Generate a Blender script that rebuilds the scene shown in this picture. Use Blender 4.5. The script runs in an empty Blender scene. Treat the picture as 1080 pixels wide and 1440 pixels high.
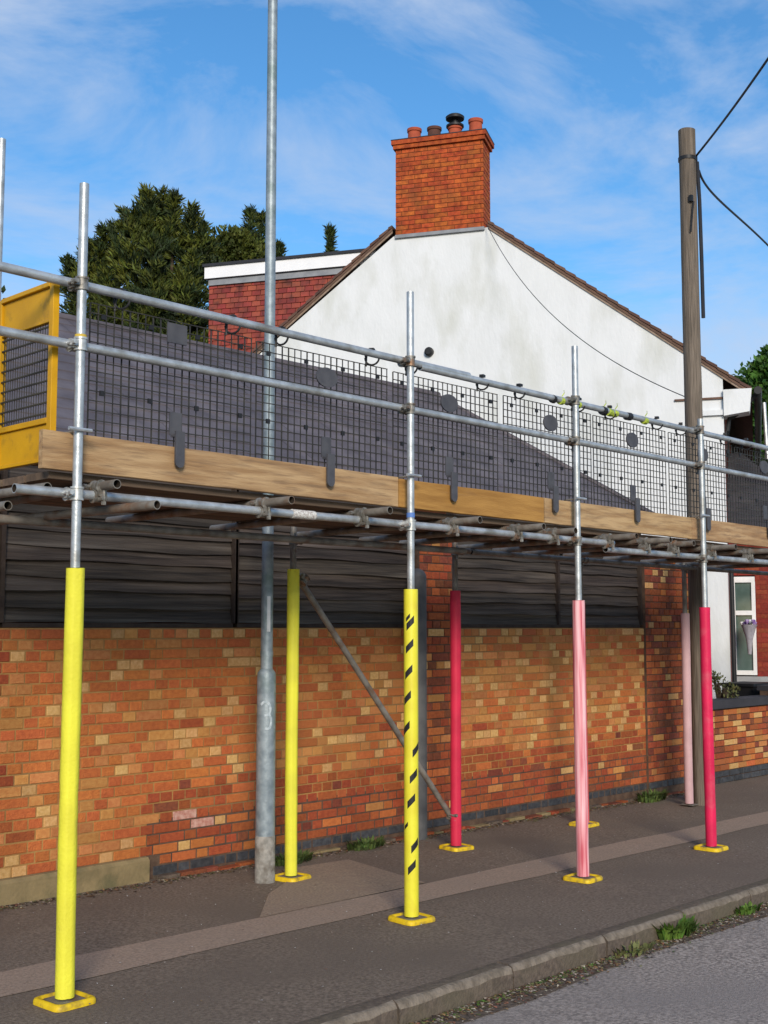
import bpy, math, random
from mathutils import Vector, Matrix
import numpy as np
random.seed(7)
R = math.radians
S = bpy.context.scene
col = S.collection

# ------------------------------------------------------------------ camera
F_PX, HOR, VPX, EYE = 1700.0, 883.0, 2200.0, 1.8
PITCH = math.atan2(HOR-720, F_PX)
YAW = math.atan2(VPX-540, math.hypot(F_PX, HOR-720))      # from the street axis (X) towards the wall
cam_d = bpy.data.cameras.new('camera'); cam = bpy.data.objects.new('camera', cam_d); col.objects.link(cam)
cam_d.sensor_fit = 'VERTICAL'; cam_d.sensor_height = 36; cam_d.lens = 36*F_PX/1440
cam_d.clip_start = .05; cam_d.clip_end = 2000
fw = Vector((math.cos(YAW)*math.cos(PITCH), math.sin(YAW)*math.cos(PITCH), math.sin(PITCH)))
cam.location = (0, 0, EYE); cam.rotation_euler = fw.to_track_quat('-Z', 'Y').to_euler()
S.camera = cam

# ------------------------------------------------------------------ light
SUN_EL, SUN_DIR = 23.0, Vector((.62, .785, 0)).normalized()       # direction the light travels over the ground
W = bpy.data.worlds.new('World'); S.world = W; W.use_nodes = True
nt = W.node_tree; N = nt.nodes; L = nt.links; N.clear()
out = N.new('ShaderNodeOutputWorld'); bg = N.new('ShaderNodeBackground'); bg.inputs[1].default_value = .15
sky = N.new('ShaderNodeTexSky'); sky.sky_type = 'NISHITA'; sky.sun_disc = False
sky.sun_elevation = R(SUN_EL); sky.air_density = 1.0; sky.dust_density = .3; sky.ozone_density = 2.2
sky.sun_rotation = math.atan2(-SUN_DIR.x, -SUN_DIR.y)
tc = N.new('ShaderNodeTexCoord'); mp = N.new('ShaderNodeMapping'); mp.inputs['Scale'].default_value = (1.6, 1.6, 4.2)
mp.inputs['Location'].default_value = (3.1, 1.3, .4); mp.inputs['Rotation'].default_value = (R(8), R(14), 0)
nz = N.new('ShaderNodeTexNoise'); nz.inputs['Scale'].default_value = 1.9; nz.inputs['Detail'].default_value = 7
nz.inputs['Roughness'].default_value = .61; nz.inputs['Distortion'].default_value = .5
rp = N.new('ShaderNodeValToRGB'); rp.color_ramp.elements[0].position = .41; rp.color_ramp.elements[1].position = .62
rp.color_ramp.elements[0].color = (.04, .04, .04, 1); rp.color_ramp.elements[1].color = (.78, .78, .78, 1)
hs = N.new('ShaderNodeHueSaturation'); hs.inputs['Saturation'].default_value = 1.32; hs.inputs['Value'].default_value = 1.2
mx = N.new('ShaderNodeMixRGB'); mx.inputs['Color2'].default_value = (3.5, 4.25, 5.6, 1)
L.new(tc.outputs['Generated'], mp.inputs[0]); L.new(mp.outputs[0], nz.inputs[0]); L.new(nz.outputs[0], rp.inputs[0])
L.new(sky.outputs[0], hs.inputs['Color']); L.new(hs.outputs[0], mx.inputs['Color1']); L.new(rp.outputs[0], mx.inputs['Fac'])
L.new(mx.outputs[0], bg.inputs[0]); L.new(bg.outputs[0], out.inputs[0])
sd = bpy.data.lights.new('sun', 'SUN'); sd.energy = 3.5; sd.angle = R(17); sd.color = (1, .9, .76)
so = bpy.data.objects.new('sun', sd); col.objects.link(so)
lt = Vector((SUN_DIR.x*math.cos(R(SUN_EL)), SUN_DIR.y*math.cos(R(SUN_EL)), -math.sin(R(SUN_EL))))
so.rotation_euler = lt.to_track_quat('-Z', 'Y').to_euler(); so.location = (-20, -20, 20)
S.view_settings.view_transform = 'Standard'; S.view_settings.look = 'None'
S.view_settings.exposure = 0.0; S.view_settings.gamma = 1.0

# ------------------------------------------------------------------ materials
def mat(name, c, c2=None, rough=.8, scale=8, metal=0, bump=0, bscale=60, rnd=0, detail=4, stretch=(1, 1, 1), c3=None, c3scale=1.2, c3lo=.5, c3hi=.7, spec=.3, trans=None):
    m = bpy.data.materials.new(name); m.use_nodes = True; t = m.node_tree; n = t.nodes; l = t.links
    b = n['Principled BSDF']; b.inputs['Roughness'].default_value = rough; b.inputs['Metallic'].default_value = metal
    b.inputs['Specular IOR Level'].default_value = spec
    tcn = n.new('ShaderNodeTexCoord'); mpn = n.new('ShaderNodeMapping'); mpn.inputs['Scale'].default_value = stretch
    geo = n.new('ShaderNodeNewGeometry')
    l.new(geo.outputs['Position'], mpn.inputs[0])
    def noise(sc, dt=detail):
        q = n.new('ShaderNodeTexNoise'); q.inputs['Scale'].default_value = sc; q.inputs['Detail'].default_value = dt
        l.new(mpn.outputs[0], q.inputs[0]); return q
    def ramp(src, lo, hi):
        q = n.new('ShaderNodeMapRange'); q.inputs[1].default_value = lo; q.inputs[2].default_value = hi; l.new(src, q.inputs[0]); return q
    def mix(f, a, bb):
        q = n.new('ShaderNodeMixRGB'); l.new(f, q.inputs[0])
        for i, v in ((1, a), (2, bb)):
            if isinstance(v, tuple): q.inputs[i].default_value = (*v, 1)
            else: l.new(v, q.inputs[i])
        return q.outputs[0]
    c2 = c2 or tuple(x*.8 for x in c)
    cur = mix(ramp(noise(scale).outputs[0], .35, .65).outputs[0], c, c2)
    if c3: cur = mix(ramp(noise(c3scale, 6).outputs[0], c3lo, c3hi).outputs[0], cur, c3)
    if rnd:
        oi = n.new('ShaderNodeObjectInfo'); ad = n.new('ShaderNodeMath'); ad.operation = 'ADD'
        l.new(oi.outputs['Random'], ad.inputs[0]); l.new(geo.outputs['Random Per Island'], ad.inputs[1])
        fr = n.new('ShaderNodeMath'); fr.operation = 'FRACT'; l.new(ad.outputs[0], fr.inputs[0])
        mr = n.new('ShaderNodeMapRange'); mr.inputs[3].default_value = 1-rnd; mr.inputs[4].default_value = 1+rnd; l.new(fr.outputs[0], mr.inputs[0])
        h = n.new('ShaderNodeHueSaturation'); l.new(cur, h.inputs['Color']); l.new(mr.outputs[0], h.inputs['Value'])
        m2 = n.new('ShaderNodeMapRange'); m2.inputs[3].default_value = .5-rnd*.05; m2.inputs[4].default_value = .5+rnd*.05
        ml = n.new('ShaderNodeMath'); ml.operation = 'MULTIPLY'; ml.inputs[1].default_value = 7.3; l.new(fr.outputs[0], ml.inputs[0])
        f2 = n.new('ShaderNodeMath'); f2.operation = 'FRACT'; l.new(ml.outputs[0], f2.inputs[0]); l.new(f2.outputs[0], m2.inputs[0])
        l.new(m2.outputs[0], h.inputs['Hue']); cur = h.outputs[0]
    l.new(cur, b.inputs['Base Color'])
    if bump:
        bp = n.new('ShaderNodeBump'); bp.inputs['Strength'].default_value = bump; bp.inputs['Distance'].default_value = .01
        l.new(noise(bscale, 5).outputs[0], bp.inputs['Height']); l.new(bp.outputs[0], b.inputs['Normal'])
    if trans: b.inputs['Transmission Weight'].default_value = trans
    m['out'] = 1
    return m
M = {}
M['steel'] = mat('galvanised_steel', (.52, .55, .57), (.36, .38, .39), rough=.42, metal=.55, scale=14, bump=.15, bscale=90, c3=(.24, .23, .2), c3scale=5, c3lo=.56, c3hi=.75, spec=.5)
M['steel_old'] = mat('weathered_steel_tube', (.27, .25, .22), (.16, .14, .12), rough=.6, metal=.35, scale=12, bump=.2, c3=(.2, .1, .05), c3scale=6, c3lo=.55, c3hi=.75)
M['coupler'] = mat('coupler_steel', (.3, .29, .27), (.14, .13, .11), rough=.5, metal=.5, scale=30, bump=.3, c3=(.25, .14, .08), c3scale=14, c3lo=.55, c3hi=.7)
M['coupler_new'] = mat('bright_coupler_steel', (.6, .61, .6), (.4, .4, .38), rough=.4, metal=.5, scale=30)
M['tube_inside'] = mat('tube_bore_shade', (.03, .022, .016), rough=.9)  # near-black colour paints the shade inside open tube ends
M['lamp'] = mat('galvanised_lamp_column', (.3, .35, .38), (.19, .23, .26), rough=.5, metal=.35, scale=16, bump=.15, c3=(.14, .2, .19), c3scale=4, c3lo=.5, c3hi=.75)
M['lamp_low'] = mat('worn_column_paint', (.33, .31, .28), (.2, .19, .17), rough=.85, scale=22, bump=.3, bscale=40, c3=(.12, .1, .08), c3scale=12, c3lo=.5, c3hi=.68)
M['yellow_foam'] = mat('yellow_foam', (.74, .70, .05), (.66, .61, .045), rough=.62, scale=6, bump=.3, bscale=60, c3=(.45, .40, .07), c3scale=5, c3lo=.58, c3hi=.8)
M['yellow_foam2'] = mat('dull_yellow_foam', (.74, .7, .05), (.64, .6, .05), rough=.6, scale=6, bump=.2, bscale=120)
M['red_foam'] = mat('crimson_foam', (.70, .018, .09), (.56, .015, .07), rough=.55, scale=5, bump=.3, bscale=50, c3=(.55, .09, .13), c3scale=6, c3lo=.55, c3hi=.8)
M['red_foam2'] = mat('raspberry_foam', (.62, .025, .07), (.5, .02, .055), rough=.55, scale=5, bump=.15, bscale=90)
M['coral_foam'] = mat('coral_foam', (.72, .12, .13), (.6, .09, .1), rough=.6, scale=5)
M['pale_foam'] = mat('faded_pale_pink_foam', (.56, .36, .37), (.48, .3, .31), rough=.7, scale=5, bump=.15)
M['pad'] = mat('yellow_plastic_pad', (.75, .52, .015), (.64, .42, .012), rough=.5, scale=18, c3=(.25, .17, .04), c3scale=16, c3lo=.5, c3hi=.72)
M['pad_in'] = mat('pad_recess_dirt', (.22, .14, .04), (.1, .07, .03), rough=.9, scale=30)
M['gate'] = mat('gate_yellow_paint', (.62, .33, .006), (.52, .27, .006), rough=.45, scale=5, bump=.1, c3=(.3, .17, .02), c3scale=9, c3lo=.62, c3hi=.8)
M['wire'] = mat('mesh_wire', (.035, .033, .032), (.06, .055, .045), rough=.5, metal=.3, scale=12)
M['wire_light'] = mat('gate_mesh_wire', (.05, .045, .03), rough=.6)
M['black'] = mat('black_plastic', (.018, .018, .02), rough=.5)
M['slate_tag'] = mat('dark_grey_plastic', (.055, .056, .066), (.08, .08, .09), rough=.55, scale=12)
M['white_tag'] = mat('white_label', (.7, .7, .66), (.35, .3, .28), rough=.6, scale=90)
M['toe'] = mat('pale_scaffold_board', (.47, .315, .165), (.31, .185, .088), rough=.8, scale=3, stretch=(.9, 5, 9), bump=.35, bscale=20, rnd=.13, c3=(.19, .12, .07), c3scale=5.5, c3lo=.50, c3hi=.8)
M['toe2'] = mat('amber_scaffold_board', (.43, .225, .06), (.30, .145, .035), rough=.75, scale=3, stretch=(.9, 5, 9), bump=.35, bscale=20, rnd=.1, c3=(.25, .13, .05), c3scale=2.2, c3lo=.6, c3hi=.8)
M['deck'] = mat('weathered_deck_board', (.16, .11, .075), (.1, .07, .05), rough=.9, scale=3, stretch=(.5, 8, 8), bump=.3, bscale=20, rnd=.2)
M['plank'] = mat('dark_creosoted_plank', (.07, .054, .043), (.022, .017, .014), rough=.75, scale=3.2, stretch=(.5, 5, 16), bump=.7, bscale=10, rnd=.3, c3=(.13, .107, .088), c3scale=1.6, c3lo=.52, c3hi=.75)
M['post_grey'] = mat('dark_grey_post_paint', (.10, .10, .10), (.065, .065, .068), rough=.6, scale=8)
M['post'] = mat('dark_fence_post', (.05, .035, .026), (.03, .02, .016), rough=.85, scale=10, bump=.4)
BR = {
 'orange': mat('orange_brick', (.50, .145, .04), (.41, .11, .032), scale=30, rough=.9, bump=.9, bscale=90, rnd=.15, c3=(.33, .11, .035), c3scale=.85, c3lo=.48, c3hi=.72),
 'tan': mat('buff_orange_brick', (.50, .22, .07), (.43, .165, .05), scale=30, rough=.9, bump=.6, bscale=90, rnd=.18, c3=(.38, .16, .05), c3scale=.85, c3lo=.48, c3hi=.72),
 'red': mat('red_brick', (.35, .085, .028), (.27, .06, .022), scale=30, rough=.9, bump=.9, bscale=90, rnd=.15),
 'dark': mat('burnt_brick', (.23, .065, .03), (.16, .045, .025), scale=30, rough=.9, bump=.9, bscale=90, rnd=.2),
 'cream': mat('cream_brick', (.58, .34, .14), (.48, .26, .09), scale=40, rough=.9, bump=.6, bscale=90, rnd=.13),
 'pink': mat('whitewashed_pink_brick', (.56, .34, .28), (.4, .16, .12), scale=26, rough=.9, bump=.6, bscale=90),
 'blue': mat('blue_engineering_brick', (.06, .062, .068), (.035, .035, .04), scale=26, rough=.6, bump=.4, bscale=60, rnd=.3),
}
M['mortar'] = mat('sandy_mortar', (.38, .21, .07), (.29, .15, .05), scale=9, rough=.95, bump=.6, bscale=70, c3=(.2, .13, .06), c3scale=.9, c3lo=.5, c3hi=.72)
M['mortar_dark'] = mat('dark_mortar', (.075, .045, .032), (.12, .075, .05), scale=12, rough=.95, bump=.6, bscale=70)
M['chim_brick'] = mat('chimney_red_brick', (.46, .10, .022), (.27, .05, .015), scale=12, rough=.9, bump=.4, bscale=50, rnd=.16, c3=(.22, .06, .02), c3scale=3.5, c3lo=.5, c3hi=.75)
M['chim_mortar'] = mat('chimney_mortar', (.16, .05, .02), (.10, .035, .015), scale=6, rough=.95)
M['stone'] = mat('mossy_sandstone_plinth', (.27, .2, .1), (.2, .15, .075), scale=8, rough=.95, bump=.5, bscale=40, c3=(.12, .11, .055), c3scale=4, c3lo=.5, c3hi=.7)
M['pave'] = mat('dark_footway_asphalt', (.23, .178, .135), (.12, .092, .07), scale=55, rough=.93, bump=.7, bscale=170, detail=3, c3=(.145, .112, .086), c3scale=1.1, c3lo=.45, c3hi=.75)
M['strip'] = mat('brown_trench_reinstatement', (.36, .265, .20), (.25, .185, .14), scale=60, rough=.95, bump=.5, bscale=180, detail=3, c3=(.27, .21, .165), c3scale=1.4, c3lo=.5, c3hi=.8)
M['patch'] = mat('buff_asphalt_patch', (.32, .238, .172), (.22, .165, .12), scale=60, rough=.95, bump=.5, bscale=160, detail=3, c3=(.24, .17, .13), c3scale=1.6, c3lo=.5, c3hi=.75)
M['road'] = mat('worn_road_asphalt', (.45, .378, .33), (.17, .143, .125), scale=48, rough=.92, bump=1.0, bscale=110, detail=3, c3=(.25, .215, .195), c3scale=.8, c3lo=.4, c3hi=.75)
M['gutter'] = mat('gutter_silt', (.14, .105, .08), (.075, .055, .04), scale=30, rough=1, bump=.9, bscale=60)
M['kerb'] = mat('weathered_concrete_kerb', (.13, .10, .077), (.08, .062, .048), scale=30, rough=.95, bump=.9, bscale=60, rnd=.05, c3=(.10, .085, .055), c3scale=2.2, c3lo=.45, c3hi=.7)
M['kerb_worn'] = mat('worn_kerb_edge', (.22, .18, .14), (.13, .105, .08), scale=18, rough=.95, bump=.9, bscale=60)
M['earth'] = mat('rough_grass_ground', (.07, .085, .03), (.1, .08, .05), scale=1.5, rough=1)
M['render'] = mat('white_masonry_render', (.69, .705, .72), (.645, .66, .67), scale=2.2, rough=.92, bump=.5, bscale=14, stretch=(1.6, 1.6, .7), c3=(.50, .51, .46), c3scale=1.1, c3lo=.50, c3hi=.85)
M['verge'] = mat('brown_verge_board', (.15, .085, .06), (.1, .06, .045), scale=6, rough=.85, stretch=(1, 1, 1), bump=.3)
M['verge_tan'] = mat('verge_mortar', (.3, .22, .17), (.2, .14, .1), scale=9, rough=.9)
M['rooftile'] = mat('brown_roof_tile', (.13, .07, .05), (.09, .05, .04), scale=5, rough=.85, rnd=.2, bump=.3)
M['slate'] = mat('purple_grey_slate', (.115, .098, .108), (.078, .067, .076), scale=3, rough=.62, rnd=.10, bump=.3, bscale=30, c3=(.155, .134, .145), c3scale=2.4, c3lo=.5, c3hi=.8)
M['slate_dark'] = mat('dark_bay_slate', (.05, .048, .056), (.035, .034, .04), scale=4, rough=.7, rnd=.15)
M['tilehang'] = mat('red_hung_tile', (.30, .06, .04), (.2, .045, .035), scale=4, rough=.88, rnd=.2, bump=.3, c3=(.12, .035, .03), c3scale=5, c3lo=.5, c3hi=.7)
M['fascia'] = mat('white_fascia', (.8, .8, .82), (.76, .76, .78), scale=3, rough=.5)
M['lead'] = mat('grey_lead_flashing', (.27, .28, .3), (.2, .21, .23), scale=6, rough=.6)
M['felt'] = mat('black_roof_felt', (.03, .032, .04), rough=.8)
M['pot'] = mat('terracotta_pot', (.40, .085, .04), (.3, .06, .03), scale=8, rough=.85)
M['pot_dark'] = mat('sooty_pot', (.12, .05, .035), (.07, .035, .028), scale=8, rough=.9)
M['tel'] = mat('weathered_pole_timber', (.21, .17, .135), (.10, .082, .065), rough=.9, scale=5, stretch=(14, 14, .6), bump=.8, bscale=7, c3=(.10, .08, .062), c3scale=.7, c3lo=.45, c3hi=.7, detail=6)
M['cable'] = mat('black_cable', (.02, .022, .03), rough=.6)
M['frame'] = mat('white_window_frame', (.8, .8, .8), rough=.35, scale=3)
M['glass'] = mat('window_glass', (.05, .085, .075), (.12, .17, .16), rough=.08, scale=2.2, spec=.8)
M['sill'] = mat('grey_sill_stone', (.33, .34, .35), rough=.8)
M['facade'] = mat('bay_red_brick', (.24, .04, .022), (.17, .03, .018), scale=30, rough=.9, rnd=.2)
M['bark'] = mat('tree_bark', (.09, .065, .045), (.05, .038, .028), rough=.95, scale=12, bump=.5)
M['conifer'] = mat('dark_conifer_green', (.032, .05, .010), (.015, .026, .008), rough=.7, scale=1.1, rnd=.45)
M['conifer_lit'] = mat('sunlit_olive_conifer_green', (.085, .10, .012), (.045, .058, .008), rough=.7, scale=1.3, rnd=.4)  # lighter olive paints sunlight onto conifer sprays; also the round tree's own green
M['leaf'] = mat('broadleaf_green', (.05, .125, .015), (.03, .075, .012), rough=.6, scale=2, rnd=.4)
M['weed'] = mat('bright_weed_green', (.09, .17, .022), (.055, .10, .018), rough=.6, scale=12, rnd=.35)
M['weed_mid'] = mat('dull_weed_green', (.075, .115, .025), (.045, .07, .018), rough=.75, scale=12, rnd=.45)
M['weed_dry'] = mat('dry_weed', (.16, .15, .06), (.1, .12, .04), rough=.8, scale=12, rnd=.35)
M['litter'] = mat('dead_leaf', (.2, .1, .05), (.12, .07, .04), rough=.9, scale=30, rnd=.55)
M['litter_pale'] = mat('pale_grit', (.4, .34, .27), (.25, .2, .15), rough=.9, scale=30, rnd=.4)
M['tape'] = mat('lime_barrier_tape', (.5, .6, .06), (.25, .35, .05), rough=.6, scale=30)
M['cone'] = mat('silver_grey_cone', (.34, .32, .35), (.26, .24, .27), rough=.6, scale=20)
M['purple'] = mat('purple_petal', (.16, .07, .3), (.4, .3, .5), rough=.7, scale=30)
M['paint_white'] = mat('white_stencil_paint', (.5, .56, .6), (.3, .36, .4), rough=.7, scale=40)
M['sticker'] = mat('white_sticker', (.68, .7, .72), rough=.5)
M['blue'] = mat('blue_paint', (.1, .2, .5), rough=.5)
M['ytape'] = mat('ochre_tape', (.6, .42, .06), rough=.6)
M['door'] = mat('bay_shadow_board', (.03, .03, .03), rough=.9)

M['yellow_foam3'] = mat('glossy_yellow_sleeve', (.74, .69, .04), (.66, .57, .03), rough=.4, scale=6, c3=(.6, .48, .04), c3scale=7, c3lo=.6, c3hi=.8, spec=.5)
def striped_pink():
    m = mat('striped_pink_foam', (.70, .36, .37), (.64, .31, .33), rough=.6, scale=5)
    n = m.node_tree.nodes; l = m.node_tree.links; b = n['Principled BSDF']; src = b.inputs['Base Color'].links[0].from_socket
    t = n.new('ShaderNodeTexCoord'); mp_ = n.new('ShaderNodeMapping'); mp_.inputs['Scale'].default_value = (34, 34, 1.6)
    q = n.new('ShaderNodeTexNoise'); q.inputs['Scale'].default_value = 1.0; q.inputs['Detail'].default_value = 2
    l.new(t.outputs['Object'], mp_.inputs[0]); l.new(mp_.outputs[0], q.inputs[0])
    r_ = n.new('ShaderNodeValToRGB'); e = r_.color_ramp.elements; e[0].position = .34; e[0].color = (.52, .09, .12, 1)
    e[1].position = .62; e[1].color = (.80, .48, .50, 1); k = e.new(.47); k.color = (.70, .27, .30, 1)
    l.new(q.outputs[0], r_.inputs[0]); l.new(r_.outputs[0], b.inputs['Base Color']); return m
M['pink_foam'] = striped_pink()

# ------------------------------------------------------------------ mesh helpers
class MB:
    def __init__(s): s.v = []; s.f = []; s.m = []; s.mats = []
    def mi(s, m):
        if m not in s.mats: s.mats.append(m)
        return s.mats.index(m)
    def add(s, vs, fs, m):
        o = len(s.v); i = s.mi(m); s.v += [tuple(v) for v in vs]
        for f in fs: s.f.append(tuple(o+k for k in f)); s.m.append(i)
        return s
    def box(s, lo, hi, m, T=None):
        x0, y0, z0 = lo; x1, y1, z1 = hi
        vs = [(x0,y0,z0),(x1,y0,z0),(x1,y1,z0),(x0,y1,z0),(x0,y0,z1),(x1,y0,z1),(x1,y1,z1),(x0,y1,z1)]
        if T: vs = [T @ Vector(v) for v in vs]
        return s.add(vs, [(3,2,1,0),(4,5,6,7),(0,1,5,4),(1,2,6,5),(2,3,7,6),(3,0,4,7)], m)
    def brick(s, lo, hi, m, T=None, b=.004):
        """box whose front (low-Y) edges are chamfered"""
        x0, y0, z0 = lo; x1, y1, z1 = hi
        vs = [(x0,y0+b,z0),(x1,y0+b,z0),(x1,y0+b,z1),(x0,y0+b,z1),(x0+b,y0,z0+b),(x1-b,y0,z0+b),(x1-b,y0,z1-b),(x0+b,y0,z1-b),(x0,y1,z0),(x1,y1,z0),(x1,y1,z1),(x0,y1,z1)]
        if T: vs = [T @ Vector(v) for v in vs]
        return s.add(vs, [(4,5,6,7),(0,1,5,4),(1,2,6,5),(2,3,7,6),(3,0,4,7),(1,0,8,9),(2,1,9,10),(3,2,10,11),(0,3,11,8),(8,11,10,9)], m)
    def tube(s, p0, p1, r, m, n=14, r1=None, caps=True, hollow=None, min_=None):
        p0 = Vector(p0); p1 = Vector(p1); r1 = r if r1 is None else r1
        z = (p1-p0).normalized(); x = z.orthogonal().normalized(); y = z.cross(x)
        ring = lambda p, rr: [p+x*math.cos(2*math.pi*k/n)*rr+y*math.sin(2*math.pi*k/n)*rr for k in range(n)]
        vs = ring(p0, r)+ring(p1, r1)
        s.add(vs, [(k, (k+1) % n, n+(k+1) % n, n+k) for k in range(n)], m)
        if hollow:
            d = z*.12
            for p, rr, sg in ((p0, r, 1), (p1, r1, -1)):
                vs = ring(p, rr)+ring(p, rr-hollow)+ring(p+d*sg, rr-hollow)
                fs = [(k, n+k, n+(k+1) % n, (k+1) % n) for k in range(n)]
                fi = [(n+k, 2*n+k, 2*n+(k+1) % n, n+(k+1) % n) for k in range(n)]+[tuple(range(2*n, 3*n))]
                if sg < 0: fs = [f[::-1] for f in fs]; fi = [f[::-1] for f in fi]
                s.add(vs, fs, m); s.add(vs, fi, min_ or m)
        elif caps:
            s.add(ring(p0, r), [tuple(range(n))[::-1]], m); s.add(ring(p1, r1), [tuple(range(n))], m)
        return s
    def path(s, pts, r, m, n=6):
        pts = [Vector(p) for p in pts]; rings = []
        up = Vector((0, 0, 1))
        for i, p in enumerate(pts):
            t = (pts[min(i+1, len(pts)-1)]-pts[max(i-1, 0)]).normalized()
            x = t.cross(up)
            if x.length < .01: x = t.orthogonal()
            x.normalize(); y = t.cross(x); up = -y if abs(t.dot(up)) < .99 and False else up
            rings += [p+x*math.cos(2*math.pi*k/n)*r+y*math.sin(2*math.pi*k/n)*r for k in range(n)]
        fs = [(i*n+k, i*n+(k+1) % n, (i+1)*n+(k+1) % n, (i+1)*n+k) for i in range(len(pts)-1) for k in range(n)]
        fs += [tuple(range(n))[::-1], tuple((len(pts)-1)*n+k for k in range(n))]
        return s.add(rings, fs, m)
    def lathe(s, c, prof, m, n=20, T=None):
        c = Vector(c); vs = []
        for r, z in prof: vs += [c+Vector((math.cos(2*math.pi*k/n)*r, math.sin(2*math.pi*k/n)*r, z)) for k in range(n)]
        if T: vs = [T @ v for v in vs]
        fs = [(i*n+k, i*n+(k+1) % n, (i+1)*n+(k+1) % n, (i+1)*n+k) for i in range(len(prof)-1) for k in range(n)]
        return s.add(vs, fs, m)
    def prism(s, poly, axis, a, b, m, T=None):
        """poly: 2-D outline, extruded along axis 'x','y','z' from a to b"""
        def P(u, v, w): return {'x': (w, u, v), 'y': (u, w, v), 'z': (u, v, w)}[axis]
        n = len(poly); vs = [P(u, v, a) for u, v in poly]+[P(u, v, b) for u, v in poly]
        if T: vs = [T @ Vector(v) for v in vs]
        return s.add(vs, [tuple(range(n))[::-1], tuple(range(n, 2*n))]+[(k, (k+1) % n, n+(k+1) % n, n+k) for k in range(n)], m)
    def mesh(s, name, smooth=True, ang=35):
        me = bpy.data.meshes.new(name); me.from_pydata(s.v, [], s.f)
        for m in s.mats: me.materials.append(m)
        me.polygons.foreach_set('material_index', s.m)
        me.update()
        if smooth:
            me.polygons.foreach_set('use_smooth', [True]*len(s.f)); me.set_sharp_from_angle(angle=R(ang))
        return me
    def build(s, name, parent=None, smooth=True, ang=35, loc=None, flip=True):
        me = s.mesh(name, smooth, ang)
        return link(name, me, parent, loc)
import bmesh
def fixn(me):
    bm = bmesh.new(); bm.from_mesh(me); bmesh.ops.recalc_face_normals(bm, faces=bm.faces); bm.to_mesh(me); bm.free()
def link(name, me, parent=None, loc=None, rot=None):
    o = bpy.data.objects.new(name, me); col.objects.link(o)
    if loc is not None: o.location = loc
    if rot is not None: o.rotation_euler = rot
    if parent is not None:
        o.parent = parent
        # parts are given in world coordinates: take the parent's offset out
        o.matrix_parent_inverse = Matrix.Translation(-wl(parent))
    return o
def wl(o):
    return Vector(o['wl']) if 'wl' in o else Vector((0, 0, 0))
def empty(name, loc, label, cat, group=None, kind=None):
    o = bpy.data.objects.new(name, None); col.objects.link(o); o.location = loc; o['wl'] = tuple(loc)
    o.empty_display_size = .2
    if kind: o['kind'] = kind
    return tag(o, label, cat, group)
def tag(o, label=None, cat=None, group=None, kind=None):
    if label: o['label'] = label
    if cat: o['category'] = cat
    if group: o['group'] = group
    if kind: o['kind'] = kind
    return o
def gz(x, y=5):
    x = max(-30, min(60, x)); return -.0105*(x-3.2)

# ------------------------------------------------------------------ ground
def sheet(name, poly, dz, m, kind='structure', parent=None, step=.6):
    """polygon draped on the gently falling ground; triangulated and subdivided along X"""
    bm = bmesh.new(); vs = [bm.verts.new((x, y, 0)) for x, y in poly]; bm.faces.new(vs)
    xs = [p[0] for p in poly]; x = math.ceil(min(xs)/4)*4
    while x < max(xs):
        bmesh.ops.bisect_plane(bm, geom=bm.verts[:]+bm.edges[:]+bm.faces[:], plane_co=(x, 0, 0), plane_no=(1, 0, 0)); x += 4
    for v in bm.verts: v.co.z = gz(v.co.x)+dz
    bmesh.ops.recalc_face_normals(bm, faces=bm.faces)
    me = bpy.data.meshes.new(name); bm.to_mesh(me); bm.free()
    if me.polygons[0].normal.z < 0: me.flip_normals()
    me.materials.append(m); o = link(name, me, parent)
    if kind: o['kind'] = kind
    return o
KY = lambda x: 4.17+.016*(x-4.0)                          # front edge of the kerb
b = MB(); b.add([(-700,-700,-1.2),(700,-700,-1.2),(700,700,-1.2),(-700,700,-1.2)], [(0,1,2,3)], M['earth']); o = b.build('ground', smooth=False); o['kind'] = 'structure'
sheet('garden_ground', [(-30, 7.62), (60, 7.62), (60, 70), (-30, 70)], -.03, M['earth'])
sheet('road', [(-40, -9), (60, -9), (60, KY(60)-.02), (-30, KY(-30)-.02), (-40, KY(-40))], -.115, M['road'])
sheet('gutter_strip', [(-6, KY(-6)-.16), (3.5, KY(3.5)-.14), (5.2, KY(5.2)-.20), (6.4, KY(6.4)-.13), (8, KY(8)-.2), (30, KY(30)-.15), (30, KY(30)-.01), (-6, KY(-6)-.01)], -.111, M['gutter'])
sheet('pavement', [(-30, KY(-30)+.118), (60, KY(60)+.118), (60, 9.6), (13.3, 9.6), (13.3, 7.6), (-30, 7.6)], 0, M['pave'])
# reinstated trench running along the pavement and a patch that crosses to the wall
def uneven(x0, x1, y, amp, n, seed):
    rr = random.Random(seed); return [(x0+(x1-x0)*k/n, y(x0+(x1-x0)*k/n)+rr.uniform(-amp, amp)) for k in range(n+1)]
lo_ = uneven(-6, 26, lambda x: 5.60+.004*(x-4), .018, 50, 3); hi_ = uneven(-6, 26, lambda x: 6.0+.004*(x-4), .018, 50, 4)
sheet('trench_strip', lo_+hi_[::-1], .004, M['strip'])
sheet('asphalt_patch', [(5.05, 6.0), (6.35, 6.0), (6.62, 6.02), (6.75, 6.6), (6.85, 7.05), (6.2, 7.1), (5.95, 6.75), (5.55, 6.5)], .008, M['patch'])
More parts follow.
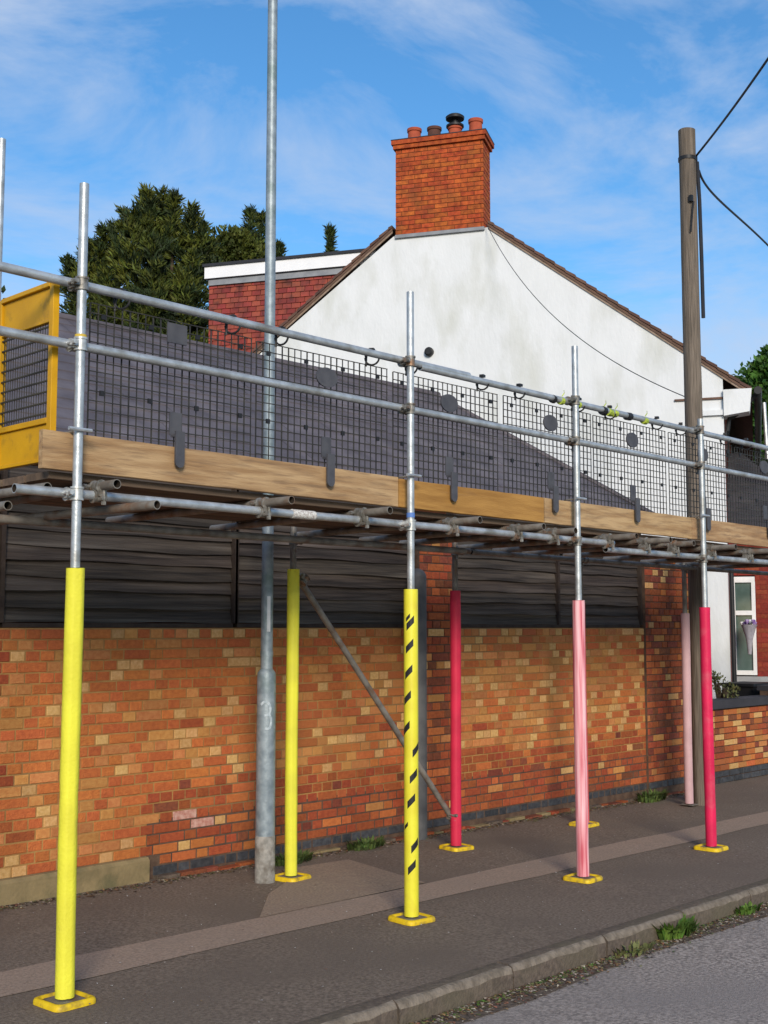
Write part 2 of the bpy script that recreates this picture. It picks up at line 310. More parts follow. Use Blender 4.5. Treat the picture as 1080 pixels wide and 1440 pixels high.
# kerb stones
kb = empty('kerb', (0, 0, 0), None, None, kind='structure')
kx = -2.0; kmesh = {}
def kstone(Ln, seed):
    rr = random.Random(seed); b = MB(); n = 9; prof = lambda: [(0, -.2), (rr.uniform(-.004, .004), .0-.035+rr.uniform(-.006, .006)), (.012+rr.uniform(0, .006), -.01), (.035, 0+rr.uniform(-.004, .004)), (.118, 0), (.118, -.2)]
    rings = []
    for i in range(n+1):
        x = Ln*i/n; rings += [(x, u, w) for u, w in prof()]
    k = 6; fs = [(i*k+j, i*k+j+1, (i+1)*k+j+1, (i+1)*k+j) for i in range(n) for j in range(k-1)]
    fs += [tuple(range(k))[::-1], tuple(n*k+j for j in range(k))]
    b.add(rings, fs, M['kerb']); wi = b.mi(M['kerb_worn'])
    for i in range(n):
        for j in (1, 2): b.m[i*(k-1)+j] = wi
    me = b.mesh('kerb_stone', True, 50); fixn(me); return me
kms = [kstone(.905, s) for s in range(4)]
i = 0
while kx < 22:
    link('kerb_stone', kms[i % 4], kb, (kx, KY(kx), gz(kx)+.006+random.uniform(-.003, .003)), (0, R(.6), R(.9)+random.uniform(-.004, .004))); kx += .915; i += 1

# ------------------------------------------------------------------ brick wall
WY = 7.5
def brick_mesh(w, mt, d=.1, h=.065):
    key = (round(w, 3), mt.name, d)
    if key not in brick_mesh.c:
        b = MB(); b.brick((0, 0, 0), (w, d, h), mt); brick_mesh.c[key] = b.mesh('brick', False)
    return brick_mesh.c[key]
brick_mesh.c = {}
def in_pier(x): return 8.16 <= x < 8.64 or x >= 11.95 or x < 4.0
def brick_kind(x, z, head, rr):
    u = rr.random()
    if in_pier(x) :
        return 'cream' if u < .05 else 'tan' if u < .10 else 'red' if u < .62 else 'dark' if u < .92 else 'orange'
    low = .60 + .05*math.sin(x*2.3)
    if x > 5.2 and z < low:
        return 'red' if u < .72 else 'orange' if u < .88 else 'dark' if u < .96 else 'tan' if u < .99 else 'cream'
    if x > 8.6:
        if head: return 'cream' if u < .24 else 'tan' if u < .66 else 'orange'
        return 'tan' if u < .45 else 'cream' if u < .48 else 'orange' if u < .985 else 'red'
    if head: return 'cream' if u < .17 else 'tan' if u < .46 else 'orange'
    return 'orange' if u < .74 else 'tan' if u < .965 else 'cream' if u < .98 else 'red'
wall = empty('brick_wall', (8.3, WY, gz(8.3)), 'long orange brick boundary wall with cream header bricks behind the scaffold', 'wall')
b = MB()
b.box((2.6, WY+.0055, -.25), (13.2, WY+.215, 1.80), M['mortar']); b.build('mortar_core', wall, smooth=False)
b = MB(); b.box((5.24, WY+.0035, -.2), (13.2, WY+.0052, .40), M['mortar_dark']); b.build('dark_pointing', wall, smooth=False)
recs = []
rr = random.Random(11)
def courses(x0, x1, z0, n, y, off=0, force=None):
    for c in range(n):
        z = z0+.075*c; x = x0 - (.0 if (c+off) % 2 == 0 else .055); head = (c+off) % 2 == 0
        while x < x1-.03:
            Ln = .1025 if head else .215
            if rr.random() < .42: Ln = .1025
            xa = max(x, x0); xb = min(x+Ln, x1)
            if xb-xa > .035:
                k = force or brick_kind(xa+.05, z, Ln < .15, rr)
                recs.append((xa, xb-xa, z, y+rr.uniform(-.003, .0035), k, head))
            x += Ln+.010; head = not head
courses(2.6, 8.16, 0, 24, WY); courses(8.645, 11.95, 0, 24, WY)
courses(8.16, 8.64, 0, 38, WY-.03, 1); courses(11.955, 13.2, 0, 38, WY-.03, 1); courses(2.6, 4.0, 1.8, 14, WY, 0)
recs = [(x, w, z, y, ('blue' if (5.24 < x < 13.2 and z < .07+max(0, -.0) and not False) else k), h) for x, w, z, y, k, h in recs if not (x < 5.24 and z < .145)]
# two whitewashed bricks low on the wall left of the lamp column
def setk(px, pz, kind):
    j = min(range(len(recs)), key=lambda i: abs(recs[i][0]+recs[i][1]/2-px)+3*abs(recs[i][2]+.03-pz)+(0 if recs[i][1] > .2 else .12)); r_ = recs[j]; recs[j] = r_[:4]+(kind, r_[5])
setk(5.62, .42, 'pink'); setk(5.70, .34, 'pink'); setk(5.60, .19, 'cream')
def score(r_):
    x, w, z = r_[0]+r_[1]/2, r_[1], r_[2]
    d = (Vector((x, WY, z))-Vector((0, 0, 1.8))); dep = d.dot(fw)
    if in_pier(x) and x < 4.0 and z > 1.8: return 0
    px = 540+1700*(x*math.sin(YAW)-WY*math.cos(YAW))/dep
    if px < -5: return 0
    return w*.065/dep**2
order = sorted(range(len(recs)), key=lambda i: -score(recs[i])); top = set(order[:300])
stuffb = MB()
for i, (x, w, z, y, k, h) in enumerate(recs):
    if i in top: link('brick', brick_mesh(w, BR[k]), wall, (x, y, z))
    else: stuffb.brick((x, y, z), (x+w, y+.1, z+.065), BR[k])
o = stuffb.build('brick_courses', wall, smooth=False); o['kind'] = 'stuff'
# pier cores
b = MB(); b.box((8.158, WY-.022, -.2), (8.645, WY+.25, 2.86), M['mortar_dark']); b.box((11.95, WY-.022, -.2), (13.198, WY+.25, 2.86), M['mortar_dark']); b.box((2.6, WY+.01, 1.803), (4.0, WY+.2, 2.86), M['mortar_dark'])
b.build('pier', wall, smooth=False)
# right pier return (faces back towards the camera's right) is closed by the core; sandstone plinth on the left
b = MB()
prof = [(WY-.055, -.05), (WY-.055, .125), (WY-.035, .148), (WY+.06, .155), (WY+.06, -.05)]
b.prism(prof, 'x', 2.6, 5.23, M['stone']); b.build('plinth', wall)
# footing: rough red half-bricks / concrete showing along the foot
b = MB(); x = 5.3; rr2 = random.Random(5)
while x < 13.1:
    w = rr2.uniform(.1, .24); yy = WY-.05-rr2.uniform(0, .04)
    b.brick((x, yy, gz(x)-.05), (x+w, WY+.02, gz(x)+rr2.uniform(.008, .03)), random.choice([BR['red'], M['gutter'], M['stone'], BR['dark'], M['gutter']])); x += w+.012
o = b.build('footing', wall, smooth=False); o['kind'] = 'stuff'

# ------------------------------------------------------------------ timber panels on the wall
def fence(x0, x1, label, joint=None):
    f = empty('timber_fence_panel', ((x0+x1)/2, WY+.05, 1.8), label, 'fence', 'dark timber fence panels on the brick wall')
    z = 1.835; r3 = random.Random(int(x0*10)); prev = 0
    xs = [x0, joint, x1] if joint else [x0, x1]
    while z < 2.82:
        h = r3.uniform(.098, .118)
        for a, c in zip(xs[:-1], xs[1:]):
            b = MB(); n = 16; sag = r3.uniform(-.007, .007); ph = r3.uniform(0, 6); vs = []
            for k in range(n+1):
                t = k/n; x = a+.006+(c-a-.012)*t
                wob = sag*math.sin(t*math.pi)+.005*math.sin(t*11+ph)+r3.uniform(-.0015, .0015)
                yb = WY+.045+r3.uniform(-.002, .002)+.006*math.sin(t*5+ph)
                vs += [(x, yb-.014, z+wob), (x, yb+.010, z+h+.012), (x, yb+.032, z+h+.012), (x, yb+.032, z+wob)]
            fs = [(k*4+j, (k+1)*4+j, (k+1)*4+(j+1) % 4, k*4+(j+1) % 4) for k in range(n) for j in range(4)]+[(0,1,2,3), (n*4+3, n*4+2, n*4+1, n*4)]
            b.add(vs, fs, M['plank']); me = b.mesh('plank', False); fixn(me); link('plank', me, f)
        z += h
    b = MB(); b.box((x0, WY+.02, 1.803), (x1, WY+.10, 1.834), M['post']); b.build('bottom_rail', f, smooth=False)
    for xx in ([x0-.03, x1] if not joint else [x0-.03, joint-.015, x1]):
        b = MB(); b.box((xx, WY+.005, 1.836), (xx+.032, WY+.1, 2.9), M['post']); b.build('post', f, smooth=False)
fence(4.06, 6.03, 'dark timber fence panel above the wall at the left, behind the tall yellow sleeve')
fence(6.07, 8.10, 'dark timber fence panel above the wall between lamp column and brick pier')
fence(8.70, 11.91, 'dark timber fence panel above the wall between the two brick piers', 10.35)

# rounded grey post at the left side of the middle pier
pt = empty('rounded_post', (8.02, WY-.12, gz(8)), 'round-topped grey post against the wall behind the striped sleeve', 'post')
b = MB(); r_ = .085; prof = [(r_, 0), (r_, 2.30)]+[(r_*math.cos(a), 2.30+r_*math.sin(a)) for a in np.linspace(.15, 1.5, 6)]
b.lathe((8.02, WY-.12, gz(8)), prof, M['post_grey'], 20); me = b.mesh('column'); link('column', me, pt)

# ------------------------------------------------------------------ scaffold
TR = .0242
sc = empty('scaffold', (6.5, 6.0, gz(6.5)), 'galvanised tube scaffold with boarded deck standing over the pavement by the wall', 'scaffold')
FY, RY = 5.3, 6.8
def tube_obj(name, p0, p1, m=None, hollow=.004, parent=sc, r=TR, label=None):
    b = MB(); p0 = Vector(p0); p1 = Vector(p1)
    b.tube(Vector((0, 0, 0)), p1-p0, r, m or M['steel'], 18, hollow=hollow, min_=M['tube_inside'])
    o = b.build(name, parent, loc=p0)
    if label: o['label'] = label
    return o
standards = [  # x, y, top, sleeve material, sleeve top z, has pad, label of the sleeve
 (3.245, FY, 4.07, 'yellow_foam', 2.10, 'bright yellow foam sleeve'),
 (5.70, FY, 4.00, 'yellow_foam3', 2.05, 'yellow sleeve with slanted black dashes'),
 (7.55, FY, 3.95, 'pink_foam', 2.01, 'streaky pale pink foam sleeve'),
 (9.42, FY, 3.62, 'red_foam', 1.98, 'bright crimson foam sleeve'),
 (6.02, RY, 2.6, 'yellow_foam2', 2.24, 'dull yellow foam sleeve'),
 (7.87, RY, 2.6, 'red_foam2', 2.12, 'raspberry red foam sleeve'),
 (9.72, RY, 2.6, 'coral_foam', 2.05, 'coral red foam sleeve'),
 (11.66, RY, 2.6, 'pale_foam', 1.96, 'faded pale pink foam sleeve'),
 (3.57, RY, 4.84, None, 0, None), (11.95, FY, 3.9, None, 0, None)]
def coupler_mesh(mt):
    b = MB()
    for ax in (0, 1):
        c = Vector((0, 0, 0)) if ax == 0 else Vector((0, .052, 0)); d = Vector((0, 0, 1)) if ax == 0 else Vector((1, 0, 0))
        b.tube(c-d*.026, c+d*.026, .031, mt, 14); b.tube(c-d*.034, c-d*.024, .035, mt, 14); b.tube(c+d*.024, c+d*.034, .035, mt, 14)
    b.box((-.046, .0, -.022), (-.028, .05, .022), mt); b.tube((-.055, -.028, 0), (-.055, .035, 0), .008, mt, 8); b.tube((-.055, -.045, 0), (-.055, -.026, 0), .013, mt, 6)
    b.box((-.062, -.022, -.014), (-.02, .0, .014), mt)
    b.tube((0.03, .052, -.055), (0.03, .052, .05), .008, mt, 8); b.tube((0.03, .052, -.07), (0.03, .052, -.05), .013, mt, 6)
    return b.mesh('coupler')
CM, CMN = coupler_mesh(M['coupler']), coupler_mesh(M['coupler_new'])
def coupler(p, flip=False, new=False, rot=None):
    o = link('coupler', CMN if new else CM, sc, p, rot or (0, 0, math.pi if flip else 0)); return o
def sleeve_mesh(h, mt, seed, r=.046):
    b = MB(); n = 24; rr_ = random.Random(seed); prof = []; k = 26
    for i in range(k+1):
        z = h*i/k; prof.append((r*(1+rr_.uniform(-.018, .018)*(seed != 1)-(.05 if seed == 0 and i in (10, 12) else 0)), z))
    vs = []; ph = rr_.uniform(0, 6)
    for rad, z in prof:
        ox = .004*math.sin(z*2.1+ph)*(seed != 1); oy = .004*math.cos(z*1.7+ph)*(seed != 1)
        for q in range(n):
            a = 2*math.pi*q/n; g = .90 if (q == 17 and seed != 1) else 1
            vs.append((ox+rad*g*math.cos(a), oy+rad*g*math.sin(a), z))
    fs = [(i*n+q, i*n+(q+1) % n, (i+1)*n+(q+1) % n, (i+1)*n+q) for i in range(k) for q in range(n)]
    b.add(vs, fs, mt)
    for z, s in ((0, -1), (h, 1)):
        ring = [(.046*math.cos(2*math.pi*q/n)*.99, .046*math.sin(2*math.pi*q/n)*.99, z) for q in range(n)]
        inn = [(.026*math.cos(2*math.pi*q/n), .026*math.sin(2*math.pi*q/n), z) for q in range(n)]
        b.add(ring+inn, [(q, (q+1) % n, n+(q+1) % n, n+q)[::s] for q in range(n)], mt)
    return b.mesh('foam_sleeve', True, 60)
for i, (x, y, top, sm, stz, lab) in enumerate(standards):
    g = gz(x)
    st = tube_obj('standard', (x, y, g+.02), (x, y, top), M['steel_old'] if (y == RY and x > 4) else M['steel'])
    st['wl'] = (x, y, g+.02)
    if sm:
        o = link('foam_sleeve', sleeve_mesh(stz-g-.035, M[sm], i), st, (x, y, g+.032)); o['label'] = lab
    b = MB(); b.box((-.07, -.07, 0), (.07, .07, .006), M['steel_old']); me = b.mesh('base_plate', False); link('base_plate', me, st, (x, y, g+.0185))
# ledgers, rails
RX1 = 22.0
def droop(x): return -.0105*(x-3.2)*.35
def rail(name, x0, x1, y, z0, z1, m=None): return tube_obj(name, (x0, y, z0), (x1, y, z1), m)
zt = lambda z, x: z+droop(x)
rail('guard_rail', 1.2, 6.35, FY+.052, 3.56, 3.545); rail('guard_rail', 5.85, 13.0, FY+.052, 3.535-.004, 3.50); 
rail('guard_rail', 1.2, 7.5, FY+.052, 3.24, 3.225); rail('guard_rail', 7.52, 13.0, FY+.052, 3.225, 3.20)
rail('ledger', 2.93, 8.1, FY+.052, 2.475, 2.465); rail('ledger', 8.0, 14.5, FY+.052, 2.465-.052, 2.45-.03)
rail('ledger', 1.0, 8.0, RY-.055, 2.46, 2.46, M['steel_old']); rail('ledger', 8.02, 14.5, RY-.055, 2.455, 2.44, M['steel_old'])
rail('ledger', 1.0, 7.0, RY-.85, 2.38, 2.38, M['steel_old'])
for x in (3.245, 5.70, 7.55, 9.42, 11.95):
    coupler((x, FY, 3.545+droop(x))); coupler((x, FY, 3.232+droop(x)), new=(x == 3.245)); coupler((x, FY, 2.47+droop(x)-(0.05 if x > 8.05 else 0)), new=(x < 6))
for x in (6.02, 7.87, 9.72, 11.66): coupler((x, RY, 2.455), flip=True)
# transoms (over the ledger, ends poking out in front of it)
trs = [(3.40, 5.18), (4.50, 5.10), (5.30, 5.10), (6.16, 5.10), (6.86, 5.1), (7.30, 5.14), (8.02, 5.08), (8.55, 5.1), (9.0, 5.15), (9.62, 5.1), (10.3, 5.12), (11.0, 5.1), (11.7, 5.1), (12.4, 5.1)]
for i, (x, y0) in enumerate(trs):
    z = 2.523+droop(x); sk = random.Random(i).uniform(-.03, .05)
    tube_obj('transom', (x, y0, z), (x+sk, RY+.12, z-.005), M['steel_old'])
    o = coupler((x, FY+.052, 2.47+droop(x)), rot=(math.pi/2, 0, math.pi/2)); 
tube_obj('transom', (3.56, 5.06, 2.42), (3.30, RY+.2, 2.40), M['steel_old'])
tube_obj('transom', (2.98, 5.5, 2.405), (3.02, RY+.4, 2.41), M['steel_old'])
tube_obj('transom', (3.15, 5.42, 2.505), (3.12, RY+.3, 2.51), M['steel_old'])
tube_obj('brace', (6.10, RY+.055, 2.20), (7.93, RY+.055, .14), M['steel_old'])
coupler((6.13, RY, 2.16), rot=(0, R(40), 0)); coupler((7.87, RY, .2), rot=(0, R(40), 0))
# deck boards and toe boards
def board(name, x0, x1, y0, y1, z0, z1, m, seed):
    b = MB(); rr_ = random.Random(seed); n = 10; vs = []
    for k in range(n+1):
        x = x0+(x1-x0)*k/n; dz = droop(x)+rr_.uniform(-.002, .002); c = .003
        vs += [(x, y0+c, z0+dz), (x, y0, z0+c+dz), (x, y0, z1-c+dz), (x, y0+c, z1+dz), (x, y1-c, z1+dz), (x, y1, z1-c+dz), (x, y1, z0+c+dz), (x, y1-c, z0+dz)]
    fs = [(k*8+j, k*8+(j+1) % 8, (k+1)*8+(j+1) % 8, (k+1)*8+j) for k in range(n) for j in range(8)]+[tuple(range(8)), tuple(n*8+j for j in range(8))[::-1]]
    b.add(vs, fs, m); me = b.mesh(name, False); fixn(me); return link(name, me, sc)
dy = 5.385
for r_i in range(5):
    y0 = dy+.045+r_i*.243
    for j, (a, c) in enumerate([(3.16, 6.95), (6.97, 10.85), (10.87, 14.2)]):
        off = (.0, .35, -.2, .15, .3)[r_i]*(j > 0); off2 = (.0, .35, -.2, .15, .3)[r_i]*(j < 2)
        board('deck_board', a+off, c+off2-.0, y0, y0+.225, 2.549, 2.587, M['deck'], r_i*7+j)
for j, (a, c, m) in enumerate([(3.09, 5.66, 'toe'), (5.665, 7.225, 'toe2'), (7.24, 9.36, 'toe'), (9.365, 11.2, 'toe'), (11.21, 14.2, 'toe')]):
    board('toe_board', a, c, dy-.012+(j == 1)*-.003, dy+.026, 2.592, 2.592+.185+(j == 0)*.01, M[m], 50+j)
# strap of metal over the ends of the boards
for x in (3.2, 5.66, 7.52, 9.37):
    b = MB(); b.tube((x+.045, FY-.01, 2.79+droop(x)), (x+.045, FY+.13, 2.79+droop(x)), .007, M['steel_old'], 8); b.tube((x-.03, FY-.034, 2.79+droop(x)), (x+.10, FY-.034, 2.79+droop(x)), .010, M['steel'], 8); b.build('toe_board_clip', sc)
# ledger tag and tape
b = MB(); b.tube((4.72, FY+.052, 2.4725), (4.90, FY+.052, 2.4722), TR+.0035, M['white_tag'], 18); o = b.build('ledger_label', sc); 
b = MB(); b.tube((3.245, FY, 3.262), (3.245, FY, 3.28), TR+.006, M['ytape'], 18); b.build('tape_band', sc)
b = MB(); b.tube((5.70, FY, 2.51), (5.70, FY, 2.54), TR+.003, M['blue'], 18); b.build('tape_band', sc)

# yellow base pads
def rsq(h, r, n=5):
    pts = []
    for cx, cy, a0 in ((h-r, h-r, 0), (-h+r, h-r, 90), (-h+r, -h+r, 180), (h-r, -h+r, 270)):
        for k in range(n+1): a = R(a0+90*k/n); pts.append((cx+r*math.cos(a), cy+r*math.sin(a)))
    return pts
def pad_mesh():
    b = MB(); rings = [(.117, .04, 0), (.117, .04, .016), (.112, .038, .026), (.103, .036, .030), (.094, .032, .028), (.086, .028, .016)]
    vs = []; n = 24
    for h, r, z in rings: vs += [(x, y, z) for x, y in rsq(h, r)]
    fs = [(i*n+k, i*n+(k+1) % n, (i+1)*n+(k+1) % n, (i+1)*n+k) for i in range(len(rings)-1) for k in range(n)]
    b.add(vs, fs, M['pad']); b.add([(x, y, .0162) for x, y in rsq(.087, .028)], [tuple(range(n))], M['pad_in'])
    b.add([(x, y, 0) for x, y in rsq(.117, .04)], [tuple(range(n))[::-1]], M['pad'])
    return b.mesh('base_pad', True, 50)
PM = pad_mesh()
for (x, y, rz, lab) in [(3.245, FY, 3, 'yellow plastic base pad under the bright yellow foam sleeve nearest the kerb'),
    (5.70, FY, -4, 'yellow plastic base pad under the black-dashed yellow sleeve'), (7.55, FY, 5, 'yellow plastic base pad under the streaky pale pink sleeve'),
    (9.42, FY, 2, 'yellow plastic base pad under the crimson sleeve nearest the road'), (6.02, RY, 8, 'yellow plastic base pad beside the foot of the lamp column'),
    (7.87, RY, -6, 'yellow plastic base pad where the diagonal brace ends'), (9.72, RY, 4, 'yellow plastic base pad half hidden behind the pale pink sleeve')]:
    o = link('base_pad', PM, None, (x, y, gz(x)+.002), (0, R(.6), R(rz))); tag(o, lab, 'base pad', 'yellow base pads under the scaffold poles')

# ------------------------------------------------------------------ mesh guards
def ring(b, c, r, t, m, a0=0, a1=360, n=16):
    """open ring in the YZ plane"""
    pts = [(c[0], c[1]+r*math.cos(R(a0+(a1-a0)*k/n)), c[2]+r*math.sin(R(a0+(a1-a0)*k/n))) for k in range(n+1)]
    b.path(pts, t, m, 6)
def guard_parts():
    g = {}
    b = MB(); w, z0, z1 = .545, 2.70, 3.49; t = .0027
    n = 23
    for k in range(n):
        x = -w+2*w*k/(n-1); tv = .0036 if k % 4 in (0, 1) else .0023; b.box((x-tv, -t, z0), (x+tv, t, z1), M['wire'])
    k = 0; z = z0+.02
    while z <= z1+.001:
        b.box((-w, -t*2.6, z-t), (w, -t*1.02, z+t), M['wire']); z += .0513
    g['wire_mesh'] = b.mesh('wire_mesh', False)
    b = MB(); n = 20; pts = [(.088*math.cos(2*math.pi*k/n), 3.352+.062*math.sin(2*math.pi*k/n)) for k in range(n)]
    b.prism(pts, 'y', -.021, -.010, M['slate_tag']); g['oval_plate'] = b.mesh('oval_plate')
    b = MB(); n = 8; pts = [(-.030, 2.87), (-.030, 2.70)]+[(.030*math.cos(R(180+180*k/n)), 2.70+.030*math.sin(R(180+180*k/n))) for k in range(1, n)]+[(.030, 2.70), (.030, 2.87)]
    b.prism(pts, 'y', -.062, -.050, M['slate_tag']); b.box((-.030, -.0499, 2.84), (.030, -.012, 2.852), M['slate_tag']); b.box((-.04, -.011-.006, 2.852), (.04, -.0095, 2.98), M['slate_tag'])
    g['toe_board_tab'] = b.mesh('toe_board_tab')
    b = MB(); b.box((-.013, -.02, -.013), (.013, -.009, .013), M['black']); g['clip'] = b.mesh('clip', False)
    b = MB(); ring(b, (0, -.045, -.016), .047, .0062, M['black'], -170, 100); b.path([(0, -.01, .03), (0, -.006, -.02), (0, -.004, -.07)], .007, M['black']); b.box((-.02, -.06, .026), (.02, -.028, .044), M['black'])
    g['hook'] = b.mesh('hook')
    return g
GP = guard_parts(); GY = 5.399
where = ['hanging nearest the yellow gate', 'hanging in front of the lamp column', 'hanging just right of the second front scaffold pole', 'hanging left of the pole with the pale pink sleeve', 'hanging right of the pole with the pale pink sleeve', 'hanging in front of the timber utility pole', 'hanging in front of the bay roof at the far right']
for i, gx in enumerate([3.90, 5.03, 6.18, 7.34, 8.46, 9.60, 10.75]):
    dz = droop(gx)
    g = empty('mesh_guard', (gx, GY, 2.7+dz), 'black wire brick guard '+where[i], 'mesh guard', 'wire mesh guards hung along the scaffold rail')
    jit = random.uniform(-.01, .01)
    for nm in ('wire_mesh', 'oval_plate', 'toe_board_tab'):
        if i == 0 and nm == 'oval_plate': continue
        o = link(nm, GP[nm], g, (gx, GY, dz+jit), (0, 0, R((.5, -.6, .3, -.2, .6, -.4, .2)[i])))
    if i == 0:
        b = MB(); b.box((gx-.065, GY-.02, 3.36), (gx+.065, GY-.01, 3.47), M['slate_tag']); b.build('blank_plate', g, smooth=False)
    for ox in (-.47, -.17, .14, .45):
        for zz in (3.425, 3.02): link('clip', GP['clip'], g, (gx+ox, GY, zz+dz+jit))
    for ox in (-.40, .33): link('hook', GP['hook'], g, (gx+ox+random.uniform(-.03, .03), GY, 3.545+dz), (0, 0, R(random.uniform(5, 30))))

# lime tape wound on the rail
tp = empty('barrier_tape', (7.8, FY+.05, 3.5), 'frayed lime green tape wound round the top guard rail above pink-sleeved pole', 'tape')
for k, x in enumerate((7.32, 7.42, 7.64, 7.98, 8.06, 8.14, 8.33, 8.58)):
    b = MB(); zz = 3.5315+droop(x)*.8-.006*(x-7.3)*.5
    b.tube((x, FY+.052, zz), (x+random.uniform(.03, .07), FY+.056, zz+random.uniform(-.003, .003)), TR+.006+random.uniform(0, .006), M['tape'] if k % 3 else M['black'], 10)
    if k % 2: b.path([(x, FY+.03, zz+.03), (x+.015, FY+.02, zz+.055), (x+.01, FY+.02, zz+.075)], .004, M['tape'])
    b.build('tape_wrap', tp)

# ------------------------------------------------------------------ yellow gate at the deck's left end
gt = empty('loading_gate', (3.17, 5.4, 2.66), 'yellow framed mesh safety gate closing the left end of the deck', 'gate')
gx = 3.17; ya, yb = 5.455, 5.95
def gbox(name, lo, hi, m=None):
    b = MB(); b.box(lo, hi, m or M['gate']); me = b.mesh(name, False)
    o = link(name, me, gt); md = o.modifiers.new('edge', 'BEVEL'); md.width = .003; md.segments = 2; return o
gbox('stile', (gx-.018, ya-.04, 2.64), (gx+.018, ya, 3.565)); gbox('stile', (gx-.018, yb, 2.64), (gx+.018, yb+.04, 3.565))
gbox('top_rail', (gx-.022, ya, 3.545), (gx+.022, yb, 3.57)); gbox('top_panel', (gx-.004, ya+.001, 3.375), (gx+.004, yb-.001, 3.544)); gbox('top_panel_lip', (gx-.015, ya+.001, 3.36), (gx+.015, yb-.001, 3.3745))
gbox('mid_rail', (gx-.018, ya+.001, 2.835), (gx+.018, yb-.001, 2.865)); gbox('kick_panel', (gx-.004, ya+.001, 2.661), (gx+.004, yb-.001, 2.834)); gbox('bottom_rail', (gx-.018, ya+.001, 2.64), (gx+.018, yb-.001, 2.66))
b = MB(); n = 20
for k in range(n): y = ya+(yb-ya)*(k+.5)/n; b.box((gx-.0015, y-.0013, 2.866), (gx+.0015, y+.0013, 3.3595), M['wire_light'])
for k in range(9): z = 2.89+.056*k; b.box((gx-.009, ya, z-.004), (gx-.0016, yb, z+.004), M['wire_light'])
b.build('gate_mesh', gt, smooth=False)

# ------------------------------------------------------------------ lamp column
lx, ly = 5.82, 6.86; lg = gz(lx)
lp = empty('lamp_column', (lx, ly, lg), 'galvanised grey lamp column with white painted number rising past the deck', 'lamp post')
b = MB(); b.lathe((lx, ly, lg), [(.074, 0), (.073, .32), (.071, .33)], M['lamp_low'], 24); b.lathe((lx, ly, lg), [(.071, .33), (.069, 1.46), (.066, 1.50), (.044, 1.53)], M['lamp'], 24); b.build('base_section', lp)
b = MB(); b.lathe((lx, ly, lg), [(.0445, 1.53), (.041, 3.2), (.037, 7.2)], M['lamp'], 24); b.lathe((lx, ly, lg), [(.047, 1.62), (.047, 1.66)], M['lamp'], 24); b.build('shaft', lp)
b = MB(); b.path([(lx, ly, lg+7.2), (lx-.02, ly-.1, lg+7.5), (lx-.05, ly-.5, lg+7.7), (lx-.05, ly-.9, lg+7.75)], .03, M['lamp'], 10); b.build('bracket_arm', lp)
b = MB(); b.lathe((0, 0, 0), [(0.01, .04), (.06, .035), (.09, 0), (.07, -.04), (.01, -.06)], M['lamp'], 16, Matrix.Translation((lx-.05, ly-1.1, lg+7.75)) @ Matrix.Diagonal((1, 2.6, 1, 1))); b.build('lantern', lp)
tocam = Vector((-lx, -ly, 0)).normalized(); aC = math.atan2(tocam.y, tocam.x)
def wrap(b, pts2, r, z0, m, th=.012, t=.0022, lx=lx, ly=ly, aC=aC):
    """flat brush stroke laid round the column: pts2 = (sideways m, up m)"""
    if len(pts2) > 2:
        q2 = []
        for i in range(len(pts2)-1):
            p0, p1, p2, p3 = pts2[max(i-1, 0)], pts2[i], pts2[i+1], pts2[min(i+2, len(pts2)-1)]
            for k in range(5):
                t_ = k/5; q2.append(tuple(.5*((2*p1[c])+(-p0[c]+p2[c])*t_+(2*p0[c]-5*p1[c]+4*p2[c]-p3[c])*t_**2+(-p0[c]+3*p1[c]-3*p2[c]+p3[c])*t_**3) for c in (0, 1)))
        pts2 = q2+[pts2[-1]]
    vs = []
    for i, (u, v) in enumerate(pts2):
        a = pts2[max(i-1, 0)]; c = pts2[min(i+1, len(pts2)-1)]; tx, tz = c[0]-a[0], c[1]-a[1]; Ln = math.hypot(tx, tz); nx, nz_ = -tz/Ln*th, tx/Ln*th
        for s in (-1, 1):
            an = aC+(u+s*nx)/r; vs.append((lx+(r+t)*math.cos(an), ly+(r+t)*math.sin(an), z0+v+s*nz_))
    b.add(vs, [(2*i, 2*i+1, 2*i+3, 2*i+2) for i in range(len(pts2)-1)], m)
b = MB()
a_ = [(.035-.02*0, .0)]; arc = [(.020*math.cos(R(t))*1.0, .03*math.sin(R(t))) for t in range(-200, 40, 20)]
wrap(b, [(-.040, .070), (-.012, .092), (.018, .078), (.030, .04), (.018, .004), (-.012, -.006)], .0695, lg+1.20, M['paint_white'], .009)
wrap(b, [(.018, .004), (.034, -.03), (.034, -.075), (.018, -.10), (-.008, -.098)], .0695, lg+1.20, M['paint_white'], .009)
o = b.build('painted_number', lp, smooth=False); fixn(o.data)
b = MB(); wrap(b, [(.012, -.13), (.012, .13)], .0432, lg+1.93, M['sticker'], .012); o = b.build('white_sticker', lp, smooth=False); fixn(o.data)

hx, hy = 5.70, FY; hA = math.atan2(-hy, -hx); r_ = .046
hs_ = [o_ for o_ in bpy.data.objects if o_.name.startswith('standard') and abs(tuple(o_.get('wl', (0,)))[0]-5.70) < .001][0]
for yy, u in ((862, -24), (870, -6), (903, -12), (940, -20), (977, -32), (1020, -42), (1050, 42), (1087, 20), (1122, 0), (1157, -44), (1184, 30), (1214, 4)):
    z = (1290-yy)*.00442; uc = R(u)*r_; k = .55 if yy in (862, 1157) else 1
    b = MB(); pts = [(uc+(-.025+.050*t/4)*k, (-.026+.052*t/4)*k) for t in range(5)]
    for q in range(4):
        vs = []
        for (a_, c_) in (pts[q], pts[q+1]):
            for sg in (-1, 1): an = hA+a_/r_; vs.append((hx+(r_+.0012)*math.cos(an), hy+(r_+.0012)*math.sin(an), z+gz(hx)+c_+sg*.023*k))
        b.add(vs, [(0, 2, 3, 1)], M['black'])
    link('printed_dash', b.mesh('printed_dash', False), hs_)
